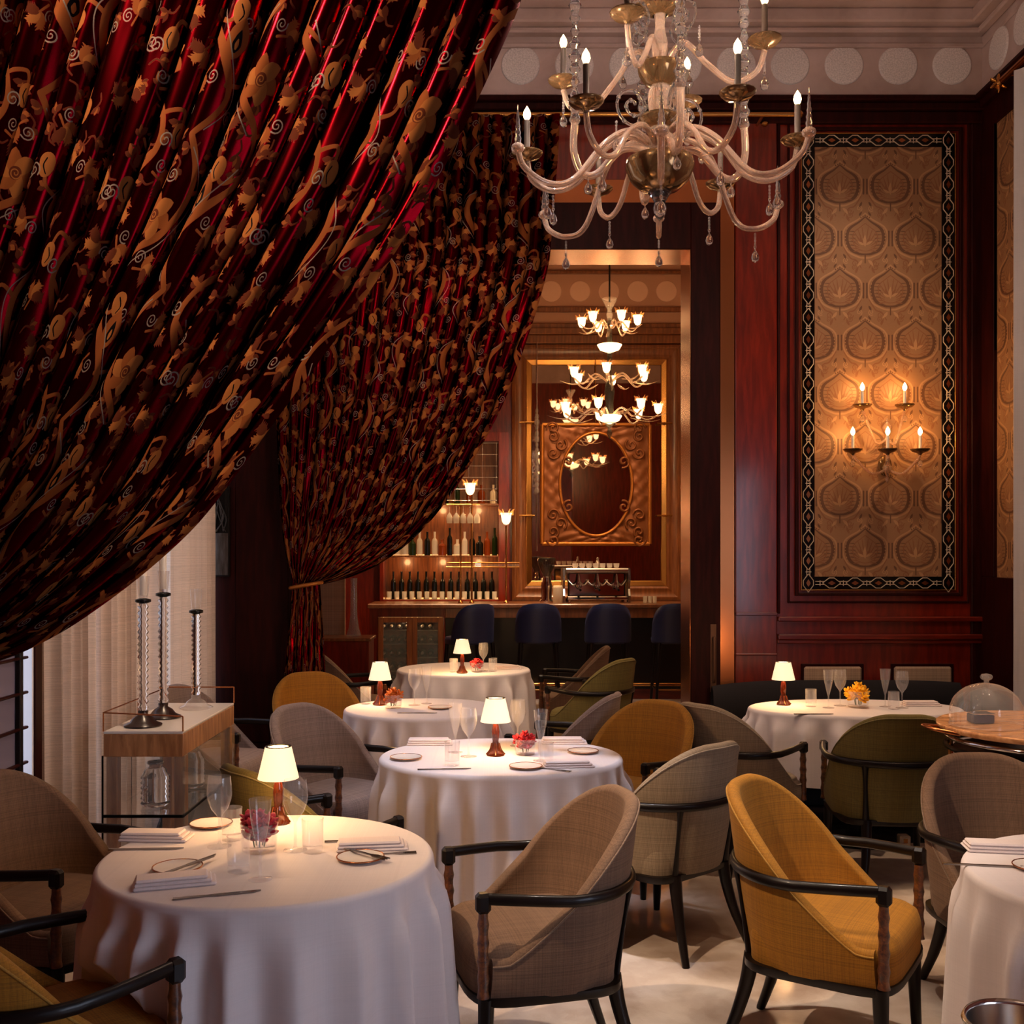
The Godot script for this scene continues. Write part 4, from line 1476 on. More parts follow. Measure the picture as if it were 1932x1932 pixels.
func turned(pts: Array, a: float) -> Array:
	var out := []
	for p in pts:
		out.append(Vector3(cos(a) * p.x, p.y, sin(a) * p.x))
	return out

func hang(o: Node3D, at: Vector3, beads := true) -> void:
	if beads:
		part(bits.beads, "bead_chain", M.crystal, o, at)
	part(bits.drop, "crystal_drop", M.cut_drop, o, at + (Vector3(0, -0.06, 0) if beads else Vector3.ZERO))

func build_chandelier() -> void:
	var d := 4.4
	var c := P(1245, 330, d)   # middle of the bowl at the bottom
	var o := thing("glass_chandelier", "large clear and amber glass chandelier with candle lights and crystal drops", "chandelier", c)
	# stem
	part(B.new().lathe([Vector2(0.002, -0.19), Vector2(0.018, -0.175), Vector2(0.03, -0.14), Vector2(0.022, -0.115), Vector2(0.036, -0.09), Vector2(0.05, -0.075), Vector2(0.03, -0.06)], 18), "bottom_finial", M.cut_drop, o)
	part(B.new().lathe([Vector2(0.03, -0.075), Vector2(0.08, -0.06), Vector2(0.122, -0.02), Vector2(0.142, 0.03), Vector2(0.138, 0.062), Vector2(0.12, 0.07), Vector2(0.05, 0.075)], 28), "amber_bowl", M.amber_bowl, o)
	var col := []
	for k in 30:
		var f := k / 29.0
		col.append(Vector2(0.034 + 0.016 * sin(f * 9.0) * (1.0 - f) + 0.008 * sin(f * 31.0), 0.07 + f * 1.0))
	part(B.new().lathe(col, 18), "glass_column", M.arm_glass, o)
	part(B.new().lathe([Vector2(0.03, 0.19), Vector2(0.07, 0.20), Vector2(0.088, 0.225), Vector2(0.084, 0.24), Vector2(0.04, 0.235)], 20), "amber_collar", M.amber_bowl, o)
	part(B.new().lathe([Vector2(0.03, 0.36), Vector2(0.06, 0.375), Vector2(0.088, 0.42), Vector2(0.094, 0.45), Vector2(0.085, 0.455), Vector2(0.04, 0.44)], 20), "amber_collar", M.amber_bowl, o)
	part(B.new().lathe([Vector2(0.03, 0.66), Vector2(0.07, 0.68), Vector2(0.10, 0.72), Vector2(0.09, 0.735), Vector2(0.03, 0.73)], 20), "amber_collar", M.amber_bowl, o)
	part(B.new().tube(PackedVector3Array([Vector3(0, 1.05, 0), Vector3(0, CEIL - c.y, 0)]), 0.012, 8), "hanging_rod", M.brass, o)
	part(B.new().lathe([Vector2(0.07, CEIL - c.y), Vector2(0.06, CEIL - c.y - 0.03), Vector2(0.015, CEIL - c.y - 0.05)], 20), "ceiling_rose", M.brass, o)
	# lower tier: six candle arms and six arms that end in spires
	for k in 12:
		var a := deg_to_rad(8.0 + 30.0 * k)
		var candle := k % 2 == 0
		var r := 0.555 if candle else 0.64
		var low := -0.045 if candle else -0.10
		var tip := 0.095 if candle else 0.02
		if k % 4 == 3:
			low -= 0.07
			tip -= 0.07
			r -= 0.05
		var path := smooth_path(turned([Vector3(0.03, 0.12, 0), Vector3(0.13, 0.165, 0), Vector3(0.25, 0.10, 0), Vector3(r * 0.62, low + 0.03, 0), Vector3(r * 0.80, low, 0), Vector3(r * 0.96, low + 0.05, 0), Vector3(r, tip, 0)], a), 7)
		var arm := part(B.new().tube(path, 0.0125, 8), "arm", M.arm_glass, o)
		# a fine spiral thread on the arm
		var th := PackedVector3Array()
		for i in path.size():
			th.append(path[i] + Vector3(cos(i * 1.3) * 0.012 * sin(a), sin(i * 1.3) * 0.0105, -cos(i * 1.3) * 0.012 * cos(a)))
		part(B.new().tube(th, 0.0022, 5), "thread", M.crystal, arm)
		var e := Vector3(cos(a) * r, tip, sin(a) * r)
		if candle:
			part(bits.cup, "drip_pan", M.amber_bowl, o, e)
			part(bits.candle, "candle", M.candle, o, e)
			part(bits.flame, "flame_bulb", M.flame, o, e)
			omni(e + Vector3(0, 0.19, 0), Color(1, 0.88, 0.79), 0.29, 0.012, o)
		else:
			part(bits.spire, "spire", M.cut_drop, o, e)
			part(B.new().ball(e, Vector3(0.028, 0.02, 0.028)), "knop", M.arm_glass, o)
		var lowp := Vector3(cos(a) * r * 0.80, low - 0.016, sin(a) * r * 0.80)
		hang(o, lowp)
	# tall glass horns that rise on either hand
	for k in 4:
		var a := deg_to_rad(-4.0 + 90.0 * k)
		var path := smooth_path(turned([Vector3(0.05, 0.10, 0), Vector3(0.16, 0.10, 0), Vector3(0.26, 0.0, 0), Vector3(0.325, 0.0, 0), Vector3(0.36, 0.09, 0), Vector3(0.355, 0.22, 0)], a), 7)
		part(B.new().tube(path, 0.016, 8), "horn", M.arm_glass, o)
		var pr := [Vector2(0.0005, 0.20)]
		for i in 43:
			pr.append(Vector2((0.024 if i % 3 == 1 else 0.014) + 0.004 * sin(i * 0.5), 0.20 + i * 0.0175))
		pr.append(Vector2(0.0005, 0.95))
		part(B.new().lathe(pr, 10, Vector3(cos(a) * 0.355, 0, sin(a) * 0.355)), "beaded_horn", M.cut_drop, o)
		hang(o, Vector3(cos(a) * 0.30, -0.02, sin(a) * 0.30), false)
	# upper tier: four candle arms, slimmer
	for k in 4:
		var a := deg_to_rad(205.0 + 90.0 * k)
		var r := 0.43
		var path := smooth_path(turned([Vector3(0.03, 0.46, 0), Vector3(0.10, 0.53, 0), Vector3(0.2, 0.42, 0), Vector3(r * 0.7, 0.33, 0), Vector3(r * 0.92, 0.35, 0), Vector3(r, 0.43, 0)], a), 7)
		part(B.new().tube(path, 0.012, 8), "arm", M.arm_glass, o)
		var e := Vector3(cos(a) * r, 0.45, sin(a) * r)
		part(bits.cup, "drip_pan", M.amber_bowl, o, e)
		part(bits.candle, "candle", M.candle, o, e)
		part(bits.flame, "flame_bulb", M.flame, o, e)
		omni(e + Vector3(0, 0.19, 0), Color(1, 0.88, 0.79), 0.29, 0.012, o)
		hang(o, e + Vector3(0, -0.05, 0))
		# curling leaves between the arms, on two levels
		for lv in [[0.27, 0.0, 1.0], [0.62, 0.4, 0.9]]:
			var s := part(bits.scroll, "scroll_leaf", M.cut_drop, o, Vector3(0, lv[0], 0))
			s.rotation.y = -a + PI / 4 + lv[1]
			s.position += Vector3(cos(a - PI / 4 - lv[1]) * 0.04, 0, sin(a - PI / 4 - lv[1]) * 0.04)
			s.scale = Vector3.ONE * lv[2]
			hang(o, Vector3(cos(a - PI / 4 - lv[1]) * 0.20, lv[0] - 0.07, sin(a - PI / 4 - lv[1]) * 0.20))

func build_sconce() -> void:
	var d := WALL - 0.02
	var c := P(1668, 860, d)
	var o := thing("wall_sconce", "glass wall sconce with five lit candle bulbs on silk panel", "sconce", c)
	part(B.new().ball(Vector3(0, -0.07, 0.015), Vector3(0.05, 0.075, 0.02), 14, 8), "back_plate", M.amber_bowl, o)
	part(B.new().lathe([Vector2(0.002, -0.2), Vector2(0.014, -0.17), Vector2(0.006, -0.15), Vector2(0.02, -0.12), Vector2(0.034, -0.09), Vector2(0.012, -0.05), Vector2(0.01, 0.12), Vector2(0.02, 0.16), Vector2(0.034, 0.20), Vector2(0.012, 0.23), Vector2(0.003, 0.26)], 14, Vector3(0, 0, 0.06)), "glass_stem", M.arm_glass, o)
	for q in [[1609, 850, 0.13], [1675, 850, 0.21], [1736, 850, 0.13], [1627, 766, 0.10], [1707, 766, 0.10]]:
		var e := Vector3(gx(q[0], d - q[2]) - c.x, gy(q[1] + 4, d - q[2]) - c.y, q[2])
		var y0 := -0.10 if q[1] > 800 else 0.12
		part(B.new().tube(smooth_path([Vector3(0, y0, 0.06), Vector3(e.x * 0.45, y0 - 0.035, lerpf(0.06, e.z, 0.5)), Vector3(e.x * 0.9, e.y - 0.05, e.z), Vector3(e.x, e.y - 0.01, e.z)], 6), 0.009, 8), "arm", M.arm_glass, o)
		part(bits.cup, "drip_pan", M.amber_bowl, o, e)
		part(bits.small_candle, "candle", M.candle_pale, o, e)
		part(bits.small_flame, "flame_bulb", M.flame, o, e)
		omni(e + Vector3(0, 0.148, 0), Color(1, 0.72, 0.40), 0.06, 0.012, o)
		hang(o, e + Vector3(0, -0.03, 0), false)

# ---------------------------------------------------------------- bar beyond the portal
func tulip_lights(o: Node3D, at: Vector3, s := 1.0) -> void:
	var t := part(bits.tulip, "tulip_shade", M.tulip, o, at)
	t.scale = Vector3.ONE * s
	part(bits.petals, "petal_rim", M.tulip_petal, t)

func build_bar_chandelier() -> void:
	var d := 11.0
	var c := P(1150, 800, d)
	var o := thing("flower_chandelier", "blossom shaped glass chandelier with glowing tulip shades over the bar", "chandelier", c)
	var s := d / F
	part(B.new().tube(PackedVector3Array([Vector3(0, 230 * s, 0), Vector3(0, CEIL - c.y, 0)]), 0.010, 6), "hanging_rod", M.ebony, o)
	part(B.new().lathe([Vector2(0.05, CEIL - c.y), Vector2(0.05, CEIL - c.y - 0.03), Vector2(0.01, CEIL - c.y - 0.04)], 14), "ceiling_rose", M.brass, o)
	part(B.new().lathe([Vector2(0.02, 195 * s), Vector2(0.035, 205 * s), Vector2(0.02, 215 * s), Vector2(0.08, 235 * s), Vector2(0.07, 238 * s)], 16), "top_cup", M.crystal, o)
	part(B.new().lathe([Vector2(0.004, -28 * s), Vector2(0.03, -18 * s), Vector2(0.015, -8 * s), Vector2(0.05, 0), Vector2(0.04, 40 * s), Vector2(0.055, 60 * s), Vector2(0.025, 90 * s), Vector2(0.03, 150 * s), Vector2(0.02, 200 * s)], 14), "stem", M.smoke_glass, o)
	for y in [140 * s, 6 * s]:
		part(B.new().lathe([Vector2(0.02, y - 0.03), Vector2(0.10, y), Vector2(0.13, y + 0.05), Vector2(0.12, y + 0.055)], 18), "lit_bowl", M.tulip, o)
		omni(Vector3(0, y + 0.03, 0), Color(1, 0.80, 0.56), 0.5, 0.05, o)
	for q in [[184, 0.29, 6, 0.2], [84, 0.40, 6, 0.7], [18, 0.50, 7, 0.1]]:
		for k in q[2]:
			var a: float = q[3] + TAU * k / q[2]
			var y: float = q[0] * s
			var r: float = q[1]
			var path := smooth_path(turned([Vector3(0.03, y - 0.02, 0), Vector3(r * 0.4, y + 0.05, 0), Vector3(r * 0.75, y - 0.06, 0), Vector3(r, y - 0.01, 0)], a), 5)
			part(B.new().tube(path, 0.009, 6), "arm", M.arm_glass, o)
			tulip_lights(o, Vector3(cos(a) * r, y, sin(a) * r))
			# spreading glass leaf under each flower
			var lp := smooth_path(turned([Vector3(r * 0.5, y - 0.02, 0), Vector3(r * 0.95, y - 0.05, 0), Vector3(r * 1.3, y - 0.01, 0)], a + 0.35), 4)
			part(B.new().tube(lp, [0.004, 0.012, 0.02, 0.022, 0.022, 0.018, 0.012, 0.006, 0.001], 6, true, 0.25, Vector3.UP), "glass_leaf", M.arm_glass, o)
			if k % 2 == 0:
				omni(Vector3(cos(a) * r, y + 0.06, sin(a) * r), Color(1, 0.80, 0.56), 0.2, 0.03, o)

func frame_side(o: Node3D, called: String, m: Material, a: Vector2, b2: Vector2, inward: Vector2, prof: Array) -> void:
	# a mitred moulding from a to b; prof gives (distance inwards, height)
	var dir := (b2 - a).normalized()
	var rows := []
	for p in prof:
		var row := PackedVector3Array()
		for e in [[a, 1.0], [b2, -1.0]]:
			var q: Vector2 = e[0] + inward * p.x + dir * p.x * e[1]
			row.append(Vector3(q.x, q.y, p.y))
		rows.append(row)
	part(B.new().grid(rows, false, inward.cross(dir) < 0), called, m, o)

func build_bar_mirror() -> void:
	var d := BARWALL - 0.02
	var x0 := gx(966, d)
	var x1 := gx(1284, d)
	var y0 := gy(1133, d)
	var y1 := gy(652, d)
	var o := thing("wall_mirror", "huge framed mirror on the bar wall behind the coffee machine", "mirror", Vector3((x0 + x1) / 2, y0, -d))
	var hx := (x1 - x0) / 2
	var hy := y1 - y0
	var w := 0.265
	var cor := [Vector2(-hx, 0), Vector2(hx, 0), Vector2(hx, hy), Vector2(-hx, hy)]
	var inw := [Vector2.DOWN * -1, Vector2.LEFT, Vector2.UP * 1, Vector2.RIGHT]
	inw[0] = Vector2(0, 1)
	inw[2] = Vector2(0, -1)
	for k in 4:
		frame_side(o, "frame_side", M.gilt_wood, cor[k], cor[(k + 1) % 4], inw[k], [Vector2(0, 0), Vector2(0, 0.06), Vector2(0, 0.06), Vector2(0.03, 0.075), Vector2(0.05, 0.075), Vector2(0.05, 0.075), Vector2(0.055, 0.045), Vector2(0.12, 0.03), Vector2(0.15, 0.05), Vector2(0.165, 0.05), Vector2(0.165, 0.05), Vector2(0.19, 0.03)])
		frame_side(o, "inner_slip", M.brass, cor[k], cor[(k + 1) % 4], inw[k], [Vector2(0.19, 0.03), Vector2(0.20, 0.034), Vector2(0.25, 0.016), Vector2(0.262, 0.022), Vector2(w, 0.006)])
	part(B.new().span(Vector3(-hx + w - 0.01, w - 0.01, 0.001), Vector3(hx - w + 0.01, hy - w + 0.01, 0.006)), "mirror_glass", M.mirror, o)
	# brass holders on the frame
	for q in [[994, 798], [994, 973], [1252, 800], [1252, 973]]:
		var h := B.new().tube(PackedVector3Array([Vector3(-0.10, 0, 0.09), Vector3(0.10, 0, 0.09)]), 0.011, 8)
		h.ball(Vector3(0, 0, 0.05), Vector3(0.02, 0.02, 0.05), 8, 5)
		part(h, "brass_holder", M.brass, o, Vector3(gx(q[0], d) - o.position.x, gy(q[1], d) - y0, 0))
	# oval mirror in a carved square frame, hung before it
	d = BARWALL - 0.12
	var c := P(1124, 914, d)
	var s := d / F
	o = thing("oval_mirror", "oval mirror in carved gilt square frame hanging before the big mirror", "mirror", c)
	var ax := 68.0 * s
	var ay := 97.0 * s
	var fx := 101.0 * s
	var fy := 112.0 * s
	# carved field between the oval and the square edge
	var rows := []
	for j in 9:
		var f := j / 8.0
		var row := PackedVector3Array()
		for i in 97:
			var a := TAU * i / 96
			var ov := Vector2(cos(a) * ax, sin(a) * ay)
			var t := minf(fx / maxf(absf(cos(a)), 1e-4), fy / maxf(absf(sin(a)), 1e-4))
			var sqp := Vector2(cos(a), sin(a)) * t
			var p := ov.lerp(sqp, f)
			var z := 0.03 + 0.02 * sin(f * PI) + 0.018 * sin(i * 1.57) * sin(f * 9.0) + (0.012 if j == 0 or j == 8 else 0.0)
			row.append(Vector3(p.x, p.y, z))
		rows.append(row)
	part(B.new().grid(rows, true, true), "carved_frame", M.carved_gold, o)
	var ring := PackedVector3Array()
	for i in 65:
		ring.append(Vector3(cos(TAU * i / 64) * ax, sin(TAU * i / 64) * ay, 0.05))
	part(B.new().tube(ring, 0.02, 8, false), "oval_bead", M.gold, o)
	for e in [[Vector3(-fx, -fy, 0.04), Vector3(fx, -fy, 0.04)], [Vector3(fx, -fy, 0.04), Vector3(fx, fy, 0.04)], [Vector3(fx, fy, 0.04), Vector3(-fx, fy, 0.04)], [Vector3(-fx, fy, 0.04), Vector3(-fx, -fy, 0.04)]]:
		part(B.new().tube(PackedVector3Array(e), 0.028, 8), "outer_moulding", M.gold, o)
	# acanthus scrolls in the corners
	for sx in [-1.0, 1.0]:
		for sy in [-1.0, 1.0]:
			for k in 5:
				var pts := PackedVector3Array()
				for i in 22:
					var f := i / 21.0
					var r := 0.085 * (1.0 - f * 0.85)
					var a := f * TAU * 1.3 + k * 1.1
					pts.append(Vector3(sx * (fx * 0.80 - k * 0.05 * (1 - k % 2)) + cos(a) * r * sx, sy * (fy * 0.80 - 0.11 * (k - 1)) + sin(a) * r * sy, 0.06))
				part(B.new().tube(pts, 0.016, 6), "acanthus_scroll", M.carved_gold, o)
	rows = []
	for f in [0.001, 0.5, 1.0]:
		var row := PackedVector3Array()
		for i in 49:
			row.append(Vector3(cos(TAU * i / 48) * ax * f, sin(TAU * i / 48) * ay * f, 0.035))
		rows.append(row)
	part(B.new().grid(rows, true, true), "mirror_glass", M.mirror, o)
	part(B.new().tube(PackedVector3Array([Vector3(0, fy, 0.0), Vector3(0, 1.7, -0.04)]), 0.006, 6), "hanging_wire", M.brass, o)
	# strand of crystal beads beside it
	var st := thing("crystal_strand", "hanging strand of crystal beads left of the oval mirror", "ornament", P(1013, 775, d))
	for k in 15:
		var r := 0.022 + 0.014 * ((k * 7) % 3) / 2.0
		part(B.new().ball(Vector3(0, -0.075 * k, 0.02), Vector3(r, r * 1.2, r), 8, 6), "bead", M.crystal, st)
	part(B.new().tube(PackedVector3Array([Vector3(0, 0.9, 0.02), Vector3(0, -1.85, 0.02)]), 0.006, 6), "cord", M.silver, st)

func bottle_mesh(r: float, h: float, neck: float) -> ArrayMesh:
	return B.new().lathe([Vector2(0.001, 0), Vector2(r, 0), Vector2(r, 0), Vector2(r, h * 0.58), Vector2(r * 0.85, h * 0.66), Vector2(neck, h * 0.74), Vector2(neck, h * 0.97), Vector2(neck * 1.15, h * 0.97), Vector2(neck * 1.15, h), Vector2(0.001, h)], 12).mesh()

func build_bar() -> void:
	var d := 12.0
	var xl := gx(697, d)
	var xr := 2.6
	var top := gy(1139, d)
	# counter
	var o := thing("bar_counter", "black fronted bar counter with a brass foot rail behind the stools", "bar counter", Vector3(0, 0, -d))
	tag(part(B.new().span(Vector3(xl - 0.02, top - 0.05, -0.62), Vector3(xr, top, 0.05), 0.012), "bar_worktop", M.gilt_wood, self, Vector3(0, 0, -d)), "long wooden worktop running over bar counter and wine cabinet", "worktop")
	part(B.new().span(Vector3(gx(840, d), 0.12, -0.55), Vector3(xr, top - 0.16, 0.0), 0.004), "front_panel", M.black_front, o)
	part(B.new().span(Vector3(gx(840, d), top - 0.16, -0.58), Vector3(xr, top - 0.051, 0.02), 0.006), "top_rail", M.gilt_wood, o)
	part(B.new().span(Vector3(gx(840, d), 0.0, -0.5), Vector3(xr, 0.12, -0.05), 0.004), "kick_board", M.mahogany_across, o)
	part(B.new().tube(PackedVector3Array([Vector3(gx(850, d), 0.19, 0.14), Vector3(xr, 0.19, 0.14)]), 0.02, 10), "foot_rail", M.brass, o)
	for k in 4:
		part(B.new().tube(PackedVector3Array([Vector3(gx(870 + 150 * k, d), 0.19, 0.14), Vector3(gx(870 + 150 * k, d), 0.10, -0.06)]), 0.012, 6), "rail_bracket", M.brass, o)
	# wine cooler at the left end
	var w0 := xl
	var w1 := gx(840, d)
	o = thing("wine_cabinet", "glass fronted wine cabinet with wooden door frames at the end of the bar", "cabinet", Vector3((w0 + w1) / 2, 0, -d))
	var hw := (w1 - w0) / 2
	var ch := top - 0.052
	var b := B.new()
	b.span(Vector3(-hw, 0, -0.55), Vector3(-hw + 0.10, ch, 0.0), 0.004)
	b.span(Vector3(hw - 0.02, 0, -0.55), Vector3(hw, ch, 0.0), 0.004)
	b.span(Vector3(-hw + 0.10, ch - 0.1, -0.55), Vector3(hw - 0.02, ch, 0.0), 0.004)
	b.span(Vector3(-hw + 0.10, 0, -0.55), Vector3(hw - 0.02, 0.12, 0.0), 0.004)
	b.span(Vector3(-hw + 0.10, 0.12, -0.55), Vector3(hw - 0.02, ch - 0.1, -0.5))
	part(b, "carcass", M.mahogany, o)
	var rowsn := 5
	for k in rowsn:
		part(B.new().span(Vector3(-hw + 0.10, 0.155 + 0.155 * k, -0.45), Vector3(hw - 0.02, 0.165 + 0.155 * k, -0.06)), "wire_shelf", M.steel, o)
	for q in [[-hw + 0.10, -hw + 0.10 + (2 * hw - 0.12) * 0.52], [-hw + 0.10 + (2 * hw - 0.12) * 0.52, hw - 0.02]]:
		b = B.new()
		var a: float = q[0]
		var e: float = q[1]
		b.span(Vector3(a, 0.12, 0), Vector3(a + 0.06, ch - 0.1, 0.03), 0.005)
		b.span(Vector3(e - 0.06, 0.12, 0), Vector3(e, ch - 0.1, 0.03), 0.005)
		b.span(Vector3(a + 0.06, 0.12, 0), Vector3(e - 0.06, 0.18, 0.03), 0.005)
		b.span(Vector3(a + 0.06, ch - 0.16, 0), Vector3(e - 0.06, ch - 0.1, 0.03), 0.005)
		var door := part(b, "cabinet_door", M.gilt_wood, o)
		part(B.new().span(Vector3(a + 0.06, 0.18, 0.01), Vector3(e - 0.06, ch - 0.16, 0.014)), "pane", M.pane, door)
	omni(Vector3(0, 0.86, -0.09), Color(1, 0.85, 0.65), 0.02, 0.03, o)
	part(B.new().span(Vector3(-hw + 0.12, ch - 0.115, -0.12), Vector3(hw - 0.04, ch - 0.101, -0.06)), "light_strip", M.shelf_strip, o)
	var wine := bottle_mesh(0.038, 0.30, 0.014)
	var n := 0
	for r in rowsn:
		for k in 7:
			var wb := part(wine, "wine_bottle", M.bottle_dark, self, Vector3(o.position.x - hw + 0.15 + k * 0.088, 0.166 + 0.155 * r + 0.039, -d - 0.12))
			wb.rotation.x = -PI / 2
			wb.position.z = -d - 0.09
			wb.rotation = Vector3(PI / 2, 0, 0)
			wb.position.z = -d - 0.40
			tag(wb, "dark wine bottle, %s from the left in the %s row up of the wine cabinet" % [NTH[k], NTH[r]], "bottle", "bottles lying in the wine cabinet")
			part(B.new().lathe([Vector2(0.015, 0.225), Vector2(0.0175, 0.226), Vector2(0.0175, 0.302), Vector2(0.001, 0.303)], 10) if n == 0 else bits.wine_foil, "foil_cap", M.foil, wb)
			if n == 0:
				bits.wine_foil = wb.get_child(0).mesh
			n += 1
	# bottle shelves on the wall behind, in a mahogany surround
	var dw := 13.75
	var s0 := gx(716, dw)
	var s1 := gx(948, dw)
	var yb := gy(1132, dw)
	var yt := gy(815, dw)
	o = thing("bottle_shelves", "lit mahogany back bar shelves full of bottles and glasses", "shelving", Vector3((s0 + s1) / 2, 0, -dw))
	hw = (s1 - s0) / 2
	b = B.new()
	b.span(Vector3(-hw, 0, -0.33), Vector3(-hw + 0.05, yt, 0), 0.004)
	b.span(Vector3(hw - 0.05, 0, -0.33), Vector3(hw + 0.08, yt, 0.0), 0.004)
	b.span(Vector3(-hw + 0.05, yt - 0.12, -0.33), Vector3(hw - 0.05, yt, 0.0), 0.004)
	b.span(Vector3(-hw + 0.05, 0, -0.33), Vector3(hw - 0.05, yb, 0.0), 0.004)
	part(b, "surround", M.mahogany, o)
	part(B.new().span(Vector3(-hw + 0.05, yb, -0.33), Vector3(hw - 0.05, yt - 0.12, -0.3)), "back_panel", M.gilt_wood, o)
	var ys := [yb + 0.005, gy(1048, dw), gy(950, dw)]
	for y in ys:
		var sh := part(B.new().span(Vector3(-hw + 0.05, y - 0.025, -0.3), Vector3(hw - 0.05, y, -0.01), 0.003), "shelf", M.gilt_wood, o)
		part(B.new().span(Vector3(-hw + 0.06, y + 0.001, -0.298), Vector3(hw - 0.06, y + 0.012, -0.285)), "light_strip", M.shelf_strip, sh)
	for k in 3:
		omni(Vector3(-hw * 0.6 + hw * 0.6 * k, ys[0] + 0.48, -0.08), Color(1, 0.74, 0.48), 0.07, 0.04, o)
		omni(Vector3(-hw * 0.6 + hw * 0.6 * k, ys[1] + 0.6, -0.08), Color(1, 0.74, 0.48), 0.07, 0.04, o)
	# leaded lattice of the upper doors
	b = B.new()
	for k in 9:
		var x := lerpf(-hw + 0.08, hw - 0.08, k / 8.0)
		b.tube(PackedVector3Array([Vector3(x, ys[2] + 0.02, -0.02), Vector3(x, yt - 0.13, -0.02)]), 0.005, 5)
	for k in 6:
		var y := lerpf(ys[2] + 0.04, yt - 0.14, k / 5.0)
		b.tube(PackedVector3Array([Vector3(-hw + 0.06, y, -0.02), Vector3(hw - 0.06, y, -0.02)]), 0.005, 5)
	part(b, "lead_lattice", M.silver, o)
	rng.seed = 55
	var forms := [bottle_mesh(0.04, 0.31, 0.015), bottle_mesh(0.05, 0.25, 0.018), bottle_mesh(0.036, 0.36, 0.014), bottle_mesh(0.055, 0.21, 0.02)]
	var tints := ["bottle_amber", "bottle_clear", "bottle_green", "paper", "bottle_clear", "bottle_dark"]
	var tone := ["amber", "clear", "green", "cream", "clear", "dark"]
	for k in 15:
		var q := rng.randi() % 6
		var bt := part(forms[rng.randi() % 4], "spirit_bottle", M[tints[q]], self, Vector3(s0 + 0.12 + k * 0.098, ys[1] + 0.001, -dw - 0.15 + rng.randf_range(-0.04, 0.04)))
		tag(bt, tone[q] + " spirit bottle, %s from the left on the middle bar shelf" % NTH[k], "bottle", tone[q] + " bottles on the middle shelf")
	for k in 13:
		var bt := part(forms[2], "spirit_bottle", M.bottle_dark, self, Vector3(s0 + 0.16 + k * 0.108, ys[0] + 0.001, -dw - 0.2))
		tag(bt, "dark bottle, %s from the left on the lowest bar shelf" % NTH[k], "bottle", "dark bottles on the lowest bar shelf")
	for k in 15:
		var g := part(ware.tumbler, "shelf_glass", M.bottle_clear, self, Vector3(s0 + 0.12 + k * 0.098, ys[0] + 0.001, -dw - 0.07))
		tag(g, "short clear glass, %s from the left on the lowest bar shelf" % NTH[k], "glass", "glasses on the lowest bar shelf")
	for k in 9:
		var q := rng.randi() % 6
		var bt := part(forms[rng.randi() % 2], "spirit_bottle", M[tints[q]], self, Vector3(s0 + 0.2 + k * 0.16, ys[2] + 0.001, -dw - 0.15))
		tag(bt, tone[q] + " spirit bottle, %s from the left behind the lattice" % NTH[k], "bottle", tone[q] + " bottles behind the lattice")
	# brass gallery with two tulip lamps on the counter
	var dg := 12.2
	o = thing("brass_bar_rack", "brass glass rack with two glowing tulip lamps on the bar counter", "rack", Vector3(gx(908, dg), top, -dg))
	var posts := [[869, 1138, 952], [890, 1138, 938], [955, 1142, 992]]
	for q in posts:
		part(B.new().tube(PackedVector3Array([Vector3(gx(q[0], dg) - o.position.x, 0, 0), Vector3(gx(q[0], dg) - o.position.x, gy(q[2], dg) - top, 0)]), 0.012, 8), "post", M.brass, o)
		part(B.new().lathe([Vector2(0.03, 0), Vector2(0.03, 0.008), Vector2(0.012, 0.03)], 12, Vector3(gx(q[0], dg) - o.position.x, 0, 0)), "post_foot", M.brass, o)
	for q in [[842, 980, 1062], [842, 980, 1070], [842, 905, 952]]:
		part(B.new().tube(PackedVector3Array([Vector3(gx(q[0], dg) - o.position.x, gy(q[2], dg) - top, 0), Vector3(gx(q[1], dg) - o.position.x, gy(q[2], dg) - top, 0)]), 0.009, 8), "rail", M.brass, o)
	part(B.new().span(Vector3(gx(842, dg) - o.position.x, gy(1068, dg) - top, -0.16), Vector3(gx(980, dg) - o.position.x, gy(1064, dg) - top, 0.0), 0.003), "glass_shelf", M.pane, o)
	for q in [[887, 934], [955, 990]]:
		var at := Vector3(gx(q[0], dg) - o.position.x, gy(q[1], dg) - top, 0.0)
		tulip_lights(o, at, 1.35)
		omni(at + Vector3(0, 0.07, 0), Color(1, 0.80, 0.56), 0.25, 0.03, o)
	for k in 5:
		var g := part(ware.wine_glass, "hanging_glass", M.bottle_clear, self, Vector3(gx(848 + 13 * k, dg), gy(952, dg), -dg))
		g.rotation.x = PI
		tag(g, "%s stemmed glass from the left hanging from the brass bar rack" % NTH[k], "glass", "glasses hanging from the bar rack")

	# coffee machine and its cups
	var dm := 12.25
	var m0 := gx(1066, dm)
	var m1 := gx(1189, dm)
	o = thing("coffee_machine", "ornate chrome coffee machine standing on the bar counter", "coffee machine", Vector3((m0 + m1) / 2, top, -dm))
	hw = (m1 - m0) / 2
	var mh := gy(1072, dm) - top
	b = B.new()
	b.span(Vector3(-hw + 0.04, 0.06, -0.40), Vector3(hw - 0.04, mh - 0.05, -0.12), 0.02)
	part(b, "boiler", M.chrome, o)
	part(B.new().span(Vector3(-hw, mh - 0.05, -0.42), Vector3(hw, mh, 0.02), 0.015), "cup_tray", M.silver, o)
	part(B.new().span(Vector3(-hw + 0.02, 0.03, -0.12), Vector3(hw - 0.02, 0.075, 0.03), 0.012), "drip_tray", M.chrome, o)
